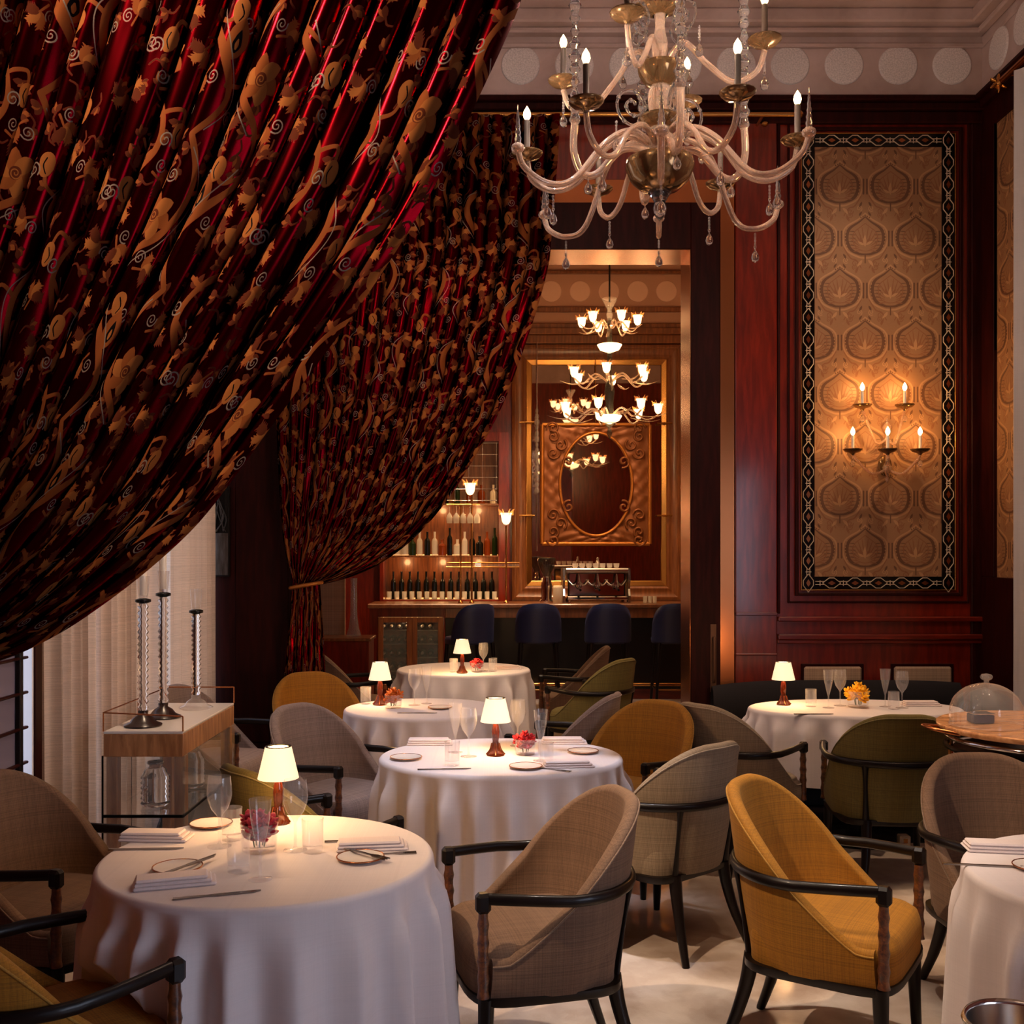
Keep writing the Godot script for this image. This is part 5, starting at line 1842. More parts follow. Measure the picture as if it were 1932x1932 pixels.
	for s in [-1.0, 1.0]:
		var side := PackedVector2Array()
		for p in [[-0.42, 0.0], [0.03, 0.0], [0.05, 0.08], [0.0, 0.16], [0.04, 0.26], [0.03, mh], [-0.42, mh]]:
			side.append(Vector2(p[0], p[1]))
		b = B.new().prism(side, 0.025)
		b.move(Transform3D(Basis(Vector3.UP, -PI / 2), Vector3(s * hw, 0, 0)))
		part(b, "side_panel", M.steel, o)
		for z in [0.0, -0.36]:
			part(B.new().lathe([Vector2(0.012, 0.0), Vector2(0.02, 0.01), Vector2(0.02, 0.035)], 10, Vector3(s * (hw - 0.05), 0, z)), "foot", M.chrome, o)
	for k in 3:
		var x := (k - 1) * hw * 0.58
		b = B.new().lathe([Vector2(0.03, 0.17), Vector2(0.036, 0.18), Vector2(0.036, 0.235), Vector2(0.024, 0.25), Vector2(0.018, 0.30), Vector2(0.012, 0.33), Vector2(0.001, 0.34)], 14, Vector3(x, 0, -0.02))
		var gh := part(b, "group_head", M.chrome, o)
		part(B.new().tube(PackedVector3Array([Vector3(x, 0.165, 0.0), Vector3(x + 0.01, 0.15, 0.14)]), 0.014, 8), "filter_handle", M.ebony, gh)
		part(B.new().tube(smooth_path([Vector3(x - 0.12, 0.26, -0.06), Vector3(x - 0.06, 0.20, -0.02), Vector3(x, 0.25, -0.02), Vector3(x + 0.06, 0.20, -0.02), Vector3(x + 0.12, 0.26, -0.06)], 5), 0.012, 6), "pipe_scroll", M.silver, o)
	part(B.new().lathe([Vector2(0.04, mh), Vector2(0.05, mh + 0.02), Vector2(0.03, mh + 0.05), Vector2(0.012, mh + 0.1), Vector2(0.02, mh + 0.115), Vector2(0.001, mh + 0.13)], 12, Vector3(0.02, 0, -0.2)), "top_finial", M.silver, o)
	var cup := B.new().lathe([Vector2(0.001, 0.001), Vector2(0.022, 0.001), Vector2(0.032, 0.018), Vector2(0.036, 0.055), Vector2(0.034, 0.055), Vector2(0.030, 0.02), Vector2(0.001, 0.006)], 14).mesh()
	for k in 7:
		var c := part(cup, "coffee_cup", M.porcelain, self, Vector3(gx(1086 + 13 * k, dm), top + mh + 0.001, -dm - 0.06))
		tag(c, "%s white cup from the left on top of the coffee machine" % NTH[k], "cup", "cups on the coffee machine")
	# grinder, jar and small glasses
	o = thing("coffee_grinder", "coffee grinder with a glass bean hopper beside the coffee machine", "grinder", Vector3(gx(1032, dm), top, -dm - 0.1))
	part(B.new().lathe([Vector2(0.001, 0), Vector2(0.085, 0), Vector2(0.085, 0.02), Vector2(0.06, 0.05), Vector2(0.065, 0.20), Vector2(0.05, 0.28), Vector2(0.04, 0.30)], 16), "body", M.chrome, o)
	part(B.new().lathe([Vector2(0.04, 0.30), Vector2(0.05, 0.33), Vector2(0.10, 0.44), Vector2(0.11, 0.50), Vector2(0.10, 0.52), Vector2(0.001, 0.53)], 16), "bean_hopper", M.smoke_glass, o)
	var jar := part(B.new().lathe([Vector2(0.001, 0), Vector2(0.055, 0), Vector2(0.058, 0.17), Vector2(0.05, 0.2), Vector2(0.001, 0.2)], 14), "cream_canister", M.paper, self, Vector3(gx(1052, dm), top, -dm + 0.06))
	tag(jar, "small cream canister between grinder and coffee machine", "canister")
	for k in 3:
		var sg := part(ware.tumbler, "shot_glass", M.bottle_clear, self, Vector3(gx(1216 + 9 * k, dm), top + 0.001, -dm + 0.05))
		sg.scale = Vector3.ONE * 0.75
		tag(sg, "%s from the left of three small glasses near the bar end" % NTH[k], "glass", "three small glasses near the bar end")
	# stools
	for q in [[1015, 11.1, 0.0, "second blue leather bar stool from the wine cabinet"], [1146, 11.1, 0.0, "blue leather bar stool in front of the coffee machine"], [1272, 11.1, 0.0, "blue leather bar stool next to the dark portal jamb"], [886, 11.0, 0.55, "turned blue leather bar stool next to the wine cabinet"]]:
		bar_stool(Vector3(gx(q[0], q[1]), 0, -q[1]), q[2], q[3])

func bar_stool(at: Vector3, turn: float, label: String) -> void:
	var o := thing("bar_stool", label, "bar stool", at, turn, "blue bar stools")
	var rows := []
	for j in 12:
		var row := PackedVector3Array()
		for i in 21:
			var t := -1.0 + i / 10.0
			var h := 0.82 + 0.32 * pow(maxf(1.0 - pow(absf(t), 3.0), 0.0), 0.7)
			var y: float
			var off: float
			if j < 6:
				y = lerpf(0.74, h, j / 5.0)
				off = 0.0
			else:
				y = lerpf(h, 0.80, (j - 6) / 5.0)
				off = 0.045
			var f := t * 1.5
			row.append(Vector3((0.245 - off) * sin(f), y, 0.03 + 0.05 * (y - 0.74) + (0.20 - off) * cos(f)))
		rows.append(row)
	part(B.new().grid(rows, false, true), "backrest", M.navy, o)
	rows = []
	for q in [[1.0, 0.72], [1.02, 0.76], [0.97, 0.79], [0.7, 0.80], [0.002, 0.805]]:
		var row := PackedVector3Array()
		for s in 25:
			var e := superellipse(TAU * s / 24.0, 3.0)
			row.append(Vector3(e.x * 0.23 * q[0], q[1], -0.02 + e.y * 0.21 * q[0]))
		rows.append(row)
	part(B.new().grid(rows, true, true), "seat", M.navy, o)
	for sx in [-1.0, 1.0]:
		for sz in [-1.0, 1.0]:
			part(B.new().tube(PackedVector3Array([Vector3(0.18 * sx, 0.73, 0.16 * sz), Vector3(0.22 * sx, 0.0, 0.20 * sz)]), [0.022, 0.014], 8), "leg", M.ebony, o)
	var ring := PackedVector3Array([Vector3(-0.207, 0.25, -0.186), Vector3(0.207, 0.25, -0.186), Vector3(0.207, 0.25, 0.186), Vector3(-0.207, 0.25, 0.186), Vector3(-0.207, 0.25, -0.186)])
	for k in 4:
		part(B.new().tube(PackedVector3Array([ring[k], ring[k + 1]]), 0.009, 6), "foot_bar", M.brass, o)

# ---------------------------------------------------------------- display case with candlesticks
func build_display() -> void:
	var x0 := -1.80
	var x1 := -1.44
	var z0 := -4.80
	var z1 := -5.72
	var top := gy(1380, 4.8)
	var o := thing("display_case", "oak framed glass display case with a stone top by the sheers", "display case", Vector3((x0 + x1) / 2, 0, (z0 + z1) / 2))
	var hx := (x1 - x0) / 2
	var hz := (z0 - z1) / 2
	part(B.new().span(Vector3(-hx, top - 0.012, -hz), Vector3(hx, top, hz), 0.003), "stone_top", M.table_stone, o)
	var b := B.new()
	b.span(Vector3(-hx, top - 0.115, hz - 0.03), Vector3(hx, top - 0.012, hz), 0.003)
	b.span(Vector3(-hx, top - 0.115, -hz), Vector3(hx, top - 0.012, -hz + 0.03), 0.003)
	b.span(Vector3(hx - 0.03, top - 0.115, -hz + 0.03), Vector3(hx, top - 0.012, hz - 0.03), 0.003)
	b.span(Vector3(-hx, top - 0.115, -hz + 0.03), Vector3(-hx + 0.03, top - 0.012, hz - 0.03), 0.003)
	part(b, "apron", M.oak, o)
	for sx in [-1.0, 1.0]:
		for sz in [-1.0, 1.0]:
			part(B.new().span(Vector3(sx * hx - sx * 0.05, 0, sz * (hz - 0.06) - 0.025), Vector3(sx * hx, top - 0.115, sz * (hz - 0.06) + 0.025), 0.003), "leg", M.oak, o)
	var sy := gy(1538, 4.8)
	part(B.new().span(Vector3(-hx, sy - 0.008, -hz), Vector3(hx, sy, hz), 0.002), "glass_shelf", M.pane, o)
	part(B.new().span(Vector3(-hx, sy - 0.012, hz - 0.004), Vector3(hx, sy + 0.002, hz + 0.004), 0.001), "shelf_edge", M.black_metal, o)
	part(B.new().span(Vector3(hx - 0.004, sy - 0.012, -hz), Vector3(hx + 0.004, sy + 0.002, hz), 0.001), "shelf_edge", M.black_metal, o)
	for q in [[Vector3(-hx, 0.05, hz), Vector3(hx, top - 0.115, hz + 0.004)], [Vector3(hx, 0.05, -hz), Vector3(hx + 0.004, top - 0.115, hz)]]:
		part(B.new().span(q[0], q[1]), "pane", M.pane, o)
	part(B.new().span(Vector3(-hx - 0.006, 0.02, hz - 0.004), Vector3(-hx, top - 0.11, hz + 0.006)), "corner_bar", M.black_metal, o)
	part(B.new().span(Vector3(-hx, 0.0, -hz), Vector3(hx, 0.05, hz), 0.004), "plinth", M.oak, o)
	# low rail round the top
	var rh := 0.085
	for q in [[Vector3(-hx, top + rh, hz), Vector3(-hx, top + rh, -hz)], [Vector3(-hx, top + rh, -hz), Vector3(hx, top + rh, -hz)], [Vector3(-hx, top + rh, hz), Vector3(hx, top + rh * 0.8, hz)], [Vector3(-hx, top, hz), Vector3(-hx, top + rh, hz)], [Vector3(hx, top, hz), Vector3(hx, top + rh * 0.8, hz)], [Vector3(hx, top, -hz), Vector3(hx, top + rh, -hz)], [Vector3(-hx, top, 0.0), Vector3(-hx, top + rh, 0.0)]]:
		part(B.new().tube(PackedVector3Array(q), 0.0035, 6), "gallery_rail", M.bronze, o)
	# candlesticks of twisted cut glass
	for q in [[270, 1357, 4.95, 0.50, true, "tall cut glass candlestick with dark wooden foot, nearest the camera"], [308, 1336, 5.2, 0.52, true, "tall cut glass candlestick with dark foot, second on the display case"], [370, 1317, 5.5, 0.42, false, "shorter twisted glass candlestick with a clear foot on the case"]]:
		var dd: float = q[2]
		var cs := thing("glass_candlestick", q[5], "candlestick", Vector3(gx(q[0], dd), top + 0.001, -dd))
		var fm: Material = M.ceramic_dark if q[4] else M.crystal
		part(B.new().lathe([Vector2(0.001, 0), Vector2(0.085, 0.0), Vector2(0.086, 0.008), Vector2(0.06, 0.02), Vector2(0.045, 0.04), Vector2(0.022, 0.055), Vector2(0.024, 0.07), Vector2(0.012, 0.075)], 24), "foot", fm, cs)
		var pr := []
		var hh: float = q[3]
		for k in 35:
			pr.append(Vector2(0.0275 if k % 2 else 0.0175, 0.072 + hh * k / 34.0))
		pr.push_front(Vector2(0.0005, 0.072))
		pr.append(Vector2(0.0005, 0.073 + hh))
		part(B.new().lathe(pr, 10), "cut_stem", M.cut_drop, cs)
		part(B.new().lathe([Vector2(0.012, 0.07 + hh), Vector2(0.036, 0.078 + hh), Vector2(0.036, 0.09 + hh), Vector2(0.02, 0.095 + hh)], 16), "collar", M.black_metal, cs)
		part(B.new().lathe([Vector2(0.02, 0.094 + hh), Vector2(0.026, 0.13 + hh), Vector2(0.03, 0.20 + hh), Vector2(0.028, 0.20 + hh), Vector2(0.02, 0.10 + hh)], 14), "socket", M.crystal, cs)
		if q[4]:
			part(B.new().lathe([Vector2(0.016, 0.11 + hh), Vector2(0.016, 0.40 + hh), Vector2(0.004, 0.405 + hh)], 12), "taper_candle", M.candle_pale, cs)
	# cut glass vessels on the lower shelf
	for q in [[293, 4.98, "squat cut glass decanter on the lower shelf, front"], [362, 5.38, "cut glass decanter on the lower shelf, farther back"]]:
		var dd: float = q[1]
		var v := thing("cut_glass_decanter", q[2], "decanter", Vector3(gx(q[0], dd), sy + 0.001, -dd), 0, "cut glass decanters")
		var pr := [Vector2(0.001, 0.0)]
		for k in 13:
			pr.append(Vector2((0.068 if k % 2 else 0.060), 0.004 + 0.012 * k))
		pr.append_array([Vector2(0.05, 0.17), Vector2(0.03, 0.185), Vector2(0.028, 0.20)])
		part(B.new().lathe(pr, 12), "vessel", M.cut_drop, v)
		part(B.new().lathe([Vector2(0.034, 0.196), Vector2(0.04, 0.203), Vector2(0.034, 0.21), Vector2(0.01, 0.212)], 14), "rim", M.steel, v)
	# framed panel on the dark pier
	var d := WALL - 0.02
	var f := thing("framed_panel", "narrow framed art panel, black above silver, on the dark pier", "picture", P(416, 1085, d))
	var w := gx(434, d) - gx(402, d)
	part(B.new().span(Vector3(-w / 2, 0.30, 0), Vector3(w / 2, 0.62, 0.015)), "dark_field", M.art_dark, f)
	part(B.new().span(Vector3(-w / 2, 0.0, 0), Vector3(w / 2, 0.30, 0.015)), "silver_field", M.art_pale, f)
	rng.seed = 12
	for k in 7:
		part(B.new().tube(smooth_path([Vector3(rng.randf_range(-0.05, 0.05), 0.31, 0.018), Vector3(rng.randf_range(-0.05, 0.05), 0.42, 0.018), Vector3(rng.randf_range(-0.05, 0.05), 0.58, 0.018)], 4), 0.008, 5, true, 0.4), "painted_stroke", M.art_pale, f)
	b = B.new()
	b.span(Vector3(-w / 2 - 0.012, -0.012, 0), Vector3(-w / 2, 0.632, 0.03), 0.003)
	b.span(Vector3(w / 2, -0.012, 0), Vector3(w / 2 + 0.012, 0.632, 0.03), 0.003)
	b.span(Vector3(-w / 2, -0.012, 0), Vector3(w / 2, 0.0, 0.03), 0.003)
	b.span(Vector3(-w / 2, 0.62, 0), Vector3(w / 2, 0.632, 0.03), 0.003)
	part(b, "frame", M.ebony, f)
	# console beyond the portal, seen under the tied curtain
	var dc := 10.0
	var c := thing("console_cabinet", "mahogany console cabinet under the tied curtain", "cabinet", Vector3(gx(640, dc), 0, -dc))
	var ct := gy(1204, dc)
	part(B.new().span(Vector3(-0.36, 0.0, -0.4), Vector3(0.28, ct - 0.03, 0), 0.006), "body", M.mahogany, c)
	part(B.new().span(Vector3(-0.38, ct - 0.03, -0.42), Vector3(0.30, ct, 0.02), 0.006), "top", M.gilt_wood, c)
	var vs := part(B.new().lathe([Vector2(0.001, 0), Vector2(0.07, 0), Vector2(0.07, 0.02), Vector2(0.05, 0.08), Vector2(0.034, 0.2), Vector2(0.03, 0.5), Vector2(0.034, 0.56)], 16), "tall_glass_vase", M.honeycomb, self, Vector3(gx(662, dc), ct + 0.001, -dc - 0.2))
	tag(vs, "tall slim glass vase standing on the mahogany console", "vase")
	var sc := part(B.new().span(Vector3(gx(598, 10.5), ct - 0.1, -10.5), Vector3(gx(652, 10.5), 2.4, -10.46), 0.004), "beige_screen", M.beige_pad)
	tag(sc, "beige upholstered screen behind the mahogany console", "screen")
	sc.position = Vector3(0, 0, 0)

# ---------------------------------------------------------------- serving trolley and banquette
func build_right_side() -> void:
	var c := Vector3(2.37, 0, -4.62)
	var h := 0.90
	var o := thing("serving_trolley", "round copper topped serving trolley with dark metal tiers", "trolley", c)
	part(B.new().lathe([Vector2(0.001, h - 0.022), Vector2(0.43, h - 0.022), Vector2(0.43, h - 0.022), Vector2(0.44, h - 0.012), Vector2(0.44, h), Vector2(0.435, h + 0.004), Vector2(0.42, h), Vector2(0.001, h)], 56), "copper_top", M.copper_top, o)
	for y in [h - 0.055, h - 0.10]:
		var ring := PackedVector3Array()
		for k in 57:
			ring.append(Vector3(cos(TAU * k / 56) * 0.40, y, sin(TAU * k / 56) * 0.40))
		part(B.new().tube(ring, 0.011, 8, false), "metal_ring", M.chrome if y > h - 0.06 else M.black_metal, o)
	part(B.new().lathe([Vector2(0.001, h - 0.13), Vector2(0.37, h - 0.13), Vector2(0.37, h - 0.11), Vector2(0.001, h - 0.11)], 40), "drawer_drum", M.black_metal, o)
	part(B.new().lathe([Vector2(0.001, 0.28), Vector2(0.40, 0.28), Vector2(0.40, 0.30), Vector2(0.001, 0.30)], 40), "lower_tier", M.black_metal, o)
	for k in 4:
		var a := TAU * k / 4 + 0.5
		part(B.new().tube(PackedVector3Array([Vector3(cos(a) * 0.38, h - 0.03, sin(a) * 0.38), Vector3(cos(a) * 0.38, 0.06, sin(a) * 0.38)]), 0.012, 8), "leg", M.brass, o)
		var w := B.new().lathe([Vector2(0.012, -0.012), Vector2(0.04, -0.012), Vector2(0.042, 0.0), Vector2(0.04, 0.012), Vector2(0.012, 0.012)], 16)
		w.move(Transform3D(Basis(Vector3.BACK, PI / 2), Vector3(cos(a) * 0.38, 0.042, sin(a) * 0.38)))
		part(w, "wheel", M.black_metal, o)
	part(B.new().tube(smooth_path([Vector3(-0.41, h - 0.02, 0.1), Vector3(-0.50, h - 0.005, 0.06), Vector3(-0.52, h, 0.0), Vector3(-0.50, h - 0.005, -0.06), Vector3(-0.41, h - 0.02, -0.1)], 5), 0.009, 8), "push_handle", M.bronze, o)
	# glass cloche
	var cl := thing("glass_cloche", "clear glass dome with a knob on the serving trolley", "cloche", Vector3(gx(1861, 4.62), h + 0.003, -4.62))
	var pr := [Vector2(0.152, 0.0), Vector2(0.15, 0.06)]
	for k in 9:
		var a := PI / 2 * k / 8
		pr.append(Vector2(maxf(0.15 * cos(a), 0.001), 0.06 + 0.125 * sin(a)))
	part(B.new().lathe(pr, 40), "dome", M.glass, cl)
	part(B.new().lathe([Vector2(0.149, 0.0), Vector2(0.1535, 0.0), Vector2(0.1535, 0.006), Vector2(0.149, 0.006)], 40), "rim", M.crystal, cl)
	part(B.new().lathe([Vector2(0.012, 0.184), Vector2(0.009, 0.194), Vector2(0.022, 0.202), Vector2(0.026, 0.212), Vector2(0.02, 0.222), Vector2(0.001, 0.226)], 16), "knob", M.crystal, cl)
	var bx := thing("sugar_box", "small grey box with silver edges under the glass dome", "box", Vector3(gx(1850, 4.70), h + 0.003, -4.70))
	part(B.new().span(Vector3(-0.045, 0, -0.04), Vector3(0.045, 0.038, 0.04), 0.004), "box_body", M.navy, bx)
	part(B.new().span(Vector3(-0.047, 0.038, -0.042), Vector3(0.047, 0.044, 0.042), 0.002), "box_lid", M.silver, bx)
	# banquette along the panelled wall
	var bq := thing("banquette", "dark aubergine banquette bench along the panelled wall", "bench", Vector3(2.45, 0, -7.1))
	part(B.new().span(Vector3(-0.95, 0.12, -0.42), Vector3(0.80, 0.40, 0.25), 0.02), "base", M.aubergine, bq)
	for k in 3:
		part(B.new().span(Vector3(-0.94 + 0.58 * k, 0.40, -0.38), Vector3(-0.365 + 0.58 * k, 0.48, 0.27), 0.03), "seat_cushion", M.aubergine, bq)
	# padded back with a curved end
	var rows := []
	for j in 10:
		var a := TAU * j / 9
		var row := PackedVector3Array()
		for i in 25:
			var x := lerpf(-0.96, 0.79, i / 24.0)
			var hh := 0.76 - 0.05 * pow(absf(x), 4.0)
			row.append(Vector3(x, lerpf(0.44, hh, 0.5 + 0.5 * cos(a)), -0.38 + 0.06 * sin(a)))
		rows.append(row)
	part(B.new().grid(rows, false, true), "padded_back", M.aubergine, bq)
	part(B.new().span(Vector3(-0.9, 0, -0.4), Vector3(0.76, 0.12, 0.15), 0.004), "plinth", M.ebony, bq)
	for q in [[1518, 1626, "beige upholstered wall pad behind the banquette, next to the flutes"], [1688, 1796, "beige upholstered wall pad behind the banquette, near the corner"]]:
		var w0 := gx(q[0], WALL - 0.03)
		var w1 := gx(q[1], WALL - 0.03)
		var pd := thing("wall_pad", q[2], "wall pad", Vector3((w0 + w1) / 2, gy(1310, WALL - 0.03), -WALL), 0, "beige wall pads")
		var hw := (w1 - w0) / 2
		var ph := gy(1258, WALL - 0.03) - gy(1310, WALL - 0.03)
		part(B.new().span(Vector3(-hw, 0, 0), Vector3(hw, ph, 0.035), 0.012), "pad", M.beige_pad, pd)
		part(B.new().span(Vector3(-hw - 0.02, -0.02, 0), Vector3(hw + 0.02, ph + 0.02, 0.015), 0.004), "surround", M.dark_mahogany, pd)

func build_small_things() -> void:
	# pull plate on the portal jamb
	var d := WALL - 0.04
	var p := thing("door_pull", "slim bronze pull handle on the dark portal jamb", "handle", P(1346, 1306, d))
	part(B.new().span(Vector3(-0.022, 0, -0.004), Vector3(0.022, gy(1178, d) - gy(1306, d), 0.004), 0.003), "plate", M.dull_bronze, p)
	part(B.new().tube(smooth_path([Vector3(0, 0.08, 0.0), Vector3(0, 0.10, 0.04), Vector3(0, 0.36, 0.04), Vector3(0, 0.38, 0.0)], 4), 0.009, 8), "grip", M.dull_bronze, p)
	# floor socket under the table
	var f := thing("floor_socket", "small cream socket box on the dark floor under the table", "socket", Vector3(2.28, 0.0, -6.0))
	part(B.new().span(Vector3(-0.03, 0, -0.03), Vector3(0.03, 0.06, 0.03), 0.006), "box_body", M.paper, f)
	part(B.new().span(Vector3(-0.012, 0.02, 0.029), Vector3(0.012, 0.045, 0.032), 0.001), "cover", M.brass, f)
	# wine cooler on a stand in the near right corner
	var w := thing("wine_cooler", "silver wine cooler on a stand at the bottom right corner", "wine cooler", Vector3(1.06, 0, -2.16))
	part(B.new().lathe([Vector2(0.001, 0), Vector2(0.13, 0), Vector2(0.13, 0.012), Vector2(0.02, 0.04), Vector2(0.016, 0.44), Vector2(0.09, 0.47), Vector2(0.001, 0.47)], 24), "stand", M.silver, w)
	part(B.new().lathe([Vector2(0.001, 0.475), Vector2(0.075, 0.475), Vector2(0.098, 0.52), Vector2(0.108, 0.68), Vector2(0.113, 0.69), Vector2(0.108, 0.70), Vector2(0.10, 0.69), Vector2(0.088, 0.53), Vector2(0.001, 0.50)], 32), "bucket", M.silver, w)
	for s in [-1.0, 1.0]:
		var ring := PackedVector3Array()
		for k in 17:
			ring.append(Vector3(s * (0.112 + 0.02 * sin(PI * k / 16)), 0.62 + 0.03 * cos(PI * k / 16), 0))
		part(B.new().tube(ring, 0.006, 6), "ring_handle", M.silver, w)
# ---------------------------------------------------------------- the scene
func _ready() -> void:
	# camera: level, lens shifted as in the photograph
	var cam := Camera3D.new()
	cam.name = "camera"
	add_child(cam)
	cam.position = Vector3(0, EYE, 0)
	cam.projection = Camera3D.PROJECTION_FRUSTUM
	cam.near = 0.05
	cam.far = 60.0
	cam.size = 0.05 * 1932.0 / F
	cam.frustum_offset = Vector2(966.0 - CX, CY - 966.0) * 0.05 / F
	cam.current = true
	# sky: a pale evening, seen only through the windows
	var we := WorldEnvironment.new()
	we.name = "environment"
	var env := Environment.new()
	env.background_mode = Environment.BG_SKY
	var sky := Sky.new()
	var sm := ProceduralSkyMaterial.new()
	sm.sky_top_color = Color(0.66, 0.72, 0.86)
	sm.sky_horizon_color = Color(0.88, 0.89, 0.94)
	sm.ground_horizon_color = Color(0.82, 0.82, 0.85)
	sm.ground_bottom_color = Color(0.70, 0.70, 0.73)
	sm.sky_energy_multiplier = 1.0
	sm.ground_energy_multiplier = 1.0
	sky.sky_material = sm
	env.sky = sky
	env.background_energy_multiplier = 4.0
	env.tonemap_mode = Environment.TONE_MAPPER_LINEAR
	env.tonemap_exposure = 1.0
	env.sdfgi_enabled = true
	env.ssao_enabled = true
	env.ssil_enabled = true
	we.environment = env
	add_child(we)
	# daylight at the windows
	window_light(Vector3(RIGHT - 0.04, 1.8, 0.4), Vector3(-1, 0, 0), Vector2(2.4, 2.0), 5.5, Color(0.86, 0.9, 1.0))
	window_light(Vector3(LEFT + 0.02, 2.1, -4.15), Vector3(1, 0, 0), Vector2(0.7, 3.2), 0.25, Color(0.9, 0.92, 1.0))
	make_materials()
	make_ware()
	make_bits()
	build_chair_meshes()
	build_lights()
	build_shell()
	build_silk()
	build_curtains()
	build_bar()
	build_bar_mirror()
	build_bar_chandelier()
	build_chandelier()
	build_sconce()
	build_display()
	build_right_side()
	build_small_things()
	furnish()

func furnish() -> void:
	# tables and cloths
	round_table(Vector3(-0.69, 0, -3.15), 0.49, 0.49, 0.16, "round table nearest the camera under a white cloth", "white cloth on the nearest round table, with lamp and wine coloured flowers", 4, 22, [[-1.15, 2.64], [0.12, 3.42], [-1.56, 3.66], [-0.74, 4.06]])
	round_table(Vector3(0.0, 0, -4.70), 0.54, 0.45, 0.14, "round table in the middle of the room", "white cloth on the middle table with red flowers and amber lamp", 8, 23, [[0.70, 4.58], [0.66, 5.40], [-0.74, 4.06], [-0.83, 5.32]])
	round_table(Vector3(-0.45, 0, -6.15), 0.46, 0.42, 0.2, "round table behind the two lilac grey chairs", "white cloth on the table between the lilac grey chairs, with amber flowers", 12, 18, [[0.36, 6.02], [-0.83, 5.32], [-1.13, 6.72]])
	round_table(Vector3(-0.29, 0, -8.25), 0.52, 0.50, 0.2, "farthest round table, beyond the portal", "white cloth on the farthest table in front of the bar", 16, 18, [[0.6, 8.95], [0.7, 8.05], [-1.2, 8.6]])
	round_table(Vector3(2.06, 0, -6.17), 0.62, 0.36, 0.36, "wide oval table before the banquette", "white cloth on the table before the banquette, with yellow flowers", 20, 21, [[1.26, 5.68], [1.97, 5.42]])
	round_table(Vector3(1.80, 0, -2.92), 0.49, 0.49, 0.14, "round table cut off by the right edge of the picture", "white cloth on the foreground table next to the mustard chair", 25, 21, [[1.08, 3.52], [1.86, 3.84]])

	# chairs: place, then where they face (to the right, away from the camera)
	chair(-1.56, 3.66, 0.95, -0.3, "taupe", "taupe armchair left of the nearest table, partly cut by the frame")
	chair(-1.15, 2.64, 0.75, 0.66, "mustard", "mustard armchair cut off by the bottom left corner")
	chair(-0.74, 4.06, 0.75, 0.66, "olive", "olive armchair behind the lamp of the nearest table")
	chair(-0.83, 5.32, 0.85, -0.55, "lilac", "lilac grey armchair left of the middle table")
	chair(-1.13, 6.72, 0.5, -0.86, "mustard", "mustard armchair farthest back, beside the dark pier")
	chair(0.36, 6.02, -0.93, 0.36, "lilac", "lilac grey armchair just right of the middle table lamp, partly hidden")
	chair(0.66, 5.40, -0.66, -0.75, "mustard", "mustard armchair behind the right side of the middle table")
	chair(0.12, 3.42, -0.97, -0.25, "taupe", "taupe armchair in the foreground centre, right of the nearest table")
	chair(0.70, 4.58, -0.65, 0.75, "sage", "sage beige armchair seen from behind, right of the middle table")
	chair(1.26, 5.68, 0.8, 0.6, "sage", "sage beige armchair left of the table before the banquette")
	chair(1.97, 5.42, 0.04, 1.0, "olive", "olive armchair seen straight from behind, below the yellow flowers")
	chair(1.08, 3.52, 0.84, -0.54, "mustard", "mustard armchair in the right foreground")
	chair(1.86, 3.84, 0.06, -1.0, "taupe", "taupe armchair behind the foreground table, below the trolley")
	chair(0.60, 8.95, -0.95, 0.1, "taupe", "taupe armchair at the farthest table, back to the bar stools")
	chair(0.70, 8.05, -0.75, 0.6, "olive", "small olive armchair at the right of the farthest table")
	chair(-1.2, 8.6, 0.9, 0.3, "taupe", "taupe chair left of the farthest table, mostly hidden")
	chair(-1.66, 6.2, 0.95, -0.2, "lilac", "grey armchair between the display case and the dark pier")

	# nearest table
	table_lamp(on_table(525, 1553), "cream shaded lamp with amber stem on the nearest table")
	flower_vase(on_table(489, 1606), "petal_wine", "glass vase of wine red flowers on the nearest table", 1.2, 1)
	stand("tumbler", on_table(450, 1645), "clear tumbler in front of the wine red flowers", "glass", "glass", 0, "tumblers")
	stand("champagne_flute", on_table(491, 1660), "tall flute standing nearest the front of the nearest table", "glass", "glass", 0, "champagne flutes")
	stand("wine_glass", on_table(557, 1605), "wine glass right of the lamp on the nearest table", "glass", "glass", 0, "wine glasses")
	stand("tumbler", on_table(590, 1608), "clear tumbler right of the wine glass, nearest table", "glass", "glass", 0, "tumblers")
	stand("wine_glass", on_table(414, 1598), "wine glass left of the lamp on the nearest table", "glass", "glass", 0, "wine glasses")
	stand("tumbler", on_table(437, 1585), "clear tumbler behind the wine red flowers", "glass", "glass", 0, "tumblers")
	plate(on_table(335, 1641), "small plate at the left front of the nearest table")
	plate(on_table(680, 1622), "small plate at the right of the nearest table")
	plate(on_table(398, 1558), "small plate at the far side of the nearest table")
	stand("knife", on_table(275, 1603), "knife beside the pink lit napkin, nearest table", "knife", "steel", 0.06, "table knives")
	stand("napkin", on_table(296, 1583), "folded napkin at the left of the nearest table", "napkin", "napkin", -0.05, "folded napkins")
	stand("napkin", on_table(330, 1668), "folded napkin at the near left edge of the nearest table", "napkin", "napkin", 0.30, "folded napkins")
	stand("knife", on_table(410, 1690), "knife at the front edge of the nearest table", "knife", "steel", 0.32, "table knives")
	stand("knife", on_table(680, 1587), "knife at the far right of the nearest table", "knife", "steel", 0.14, "table knives")
	stand("napkin", on_table(702, 1600), "folded napkin at the right of the nearest table", "napkin", "napkin", 0.14, "folded napkins")
	stand("fork", on_table(722, 1612), "fork beside the plate at the right of the nearest table", "fork", "steel", 0.14, "forks")
	stand("knife", on_table(345, 1640) + Vector3(0.02, 0.012, 0.0), "butter knife lying across the left front plate", "knife", "steel", 1.1, "table knives")
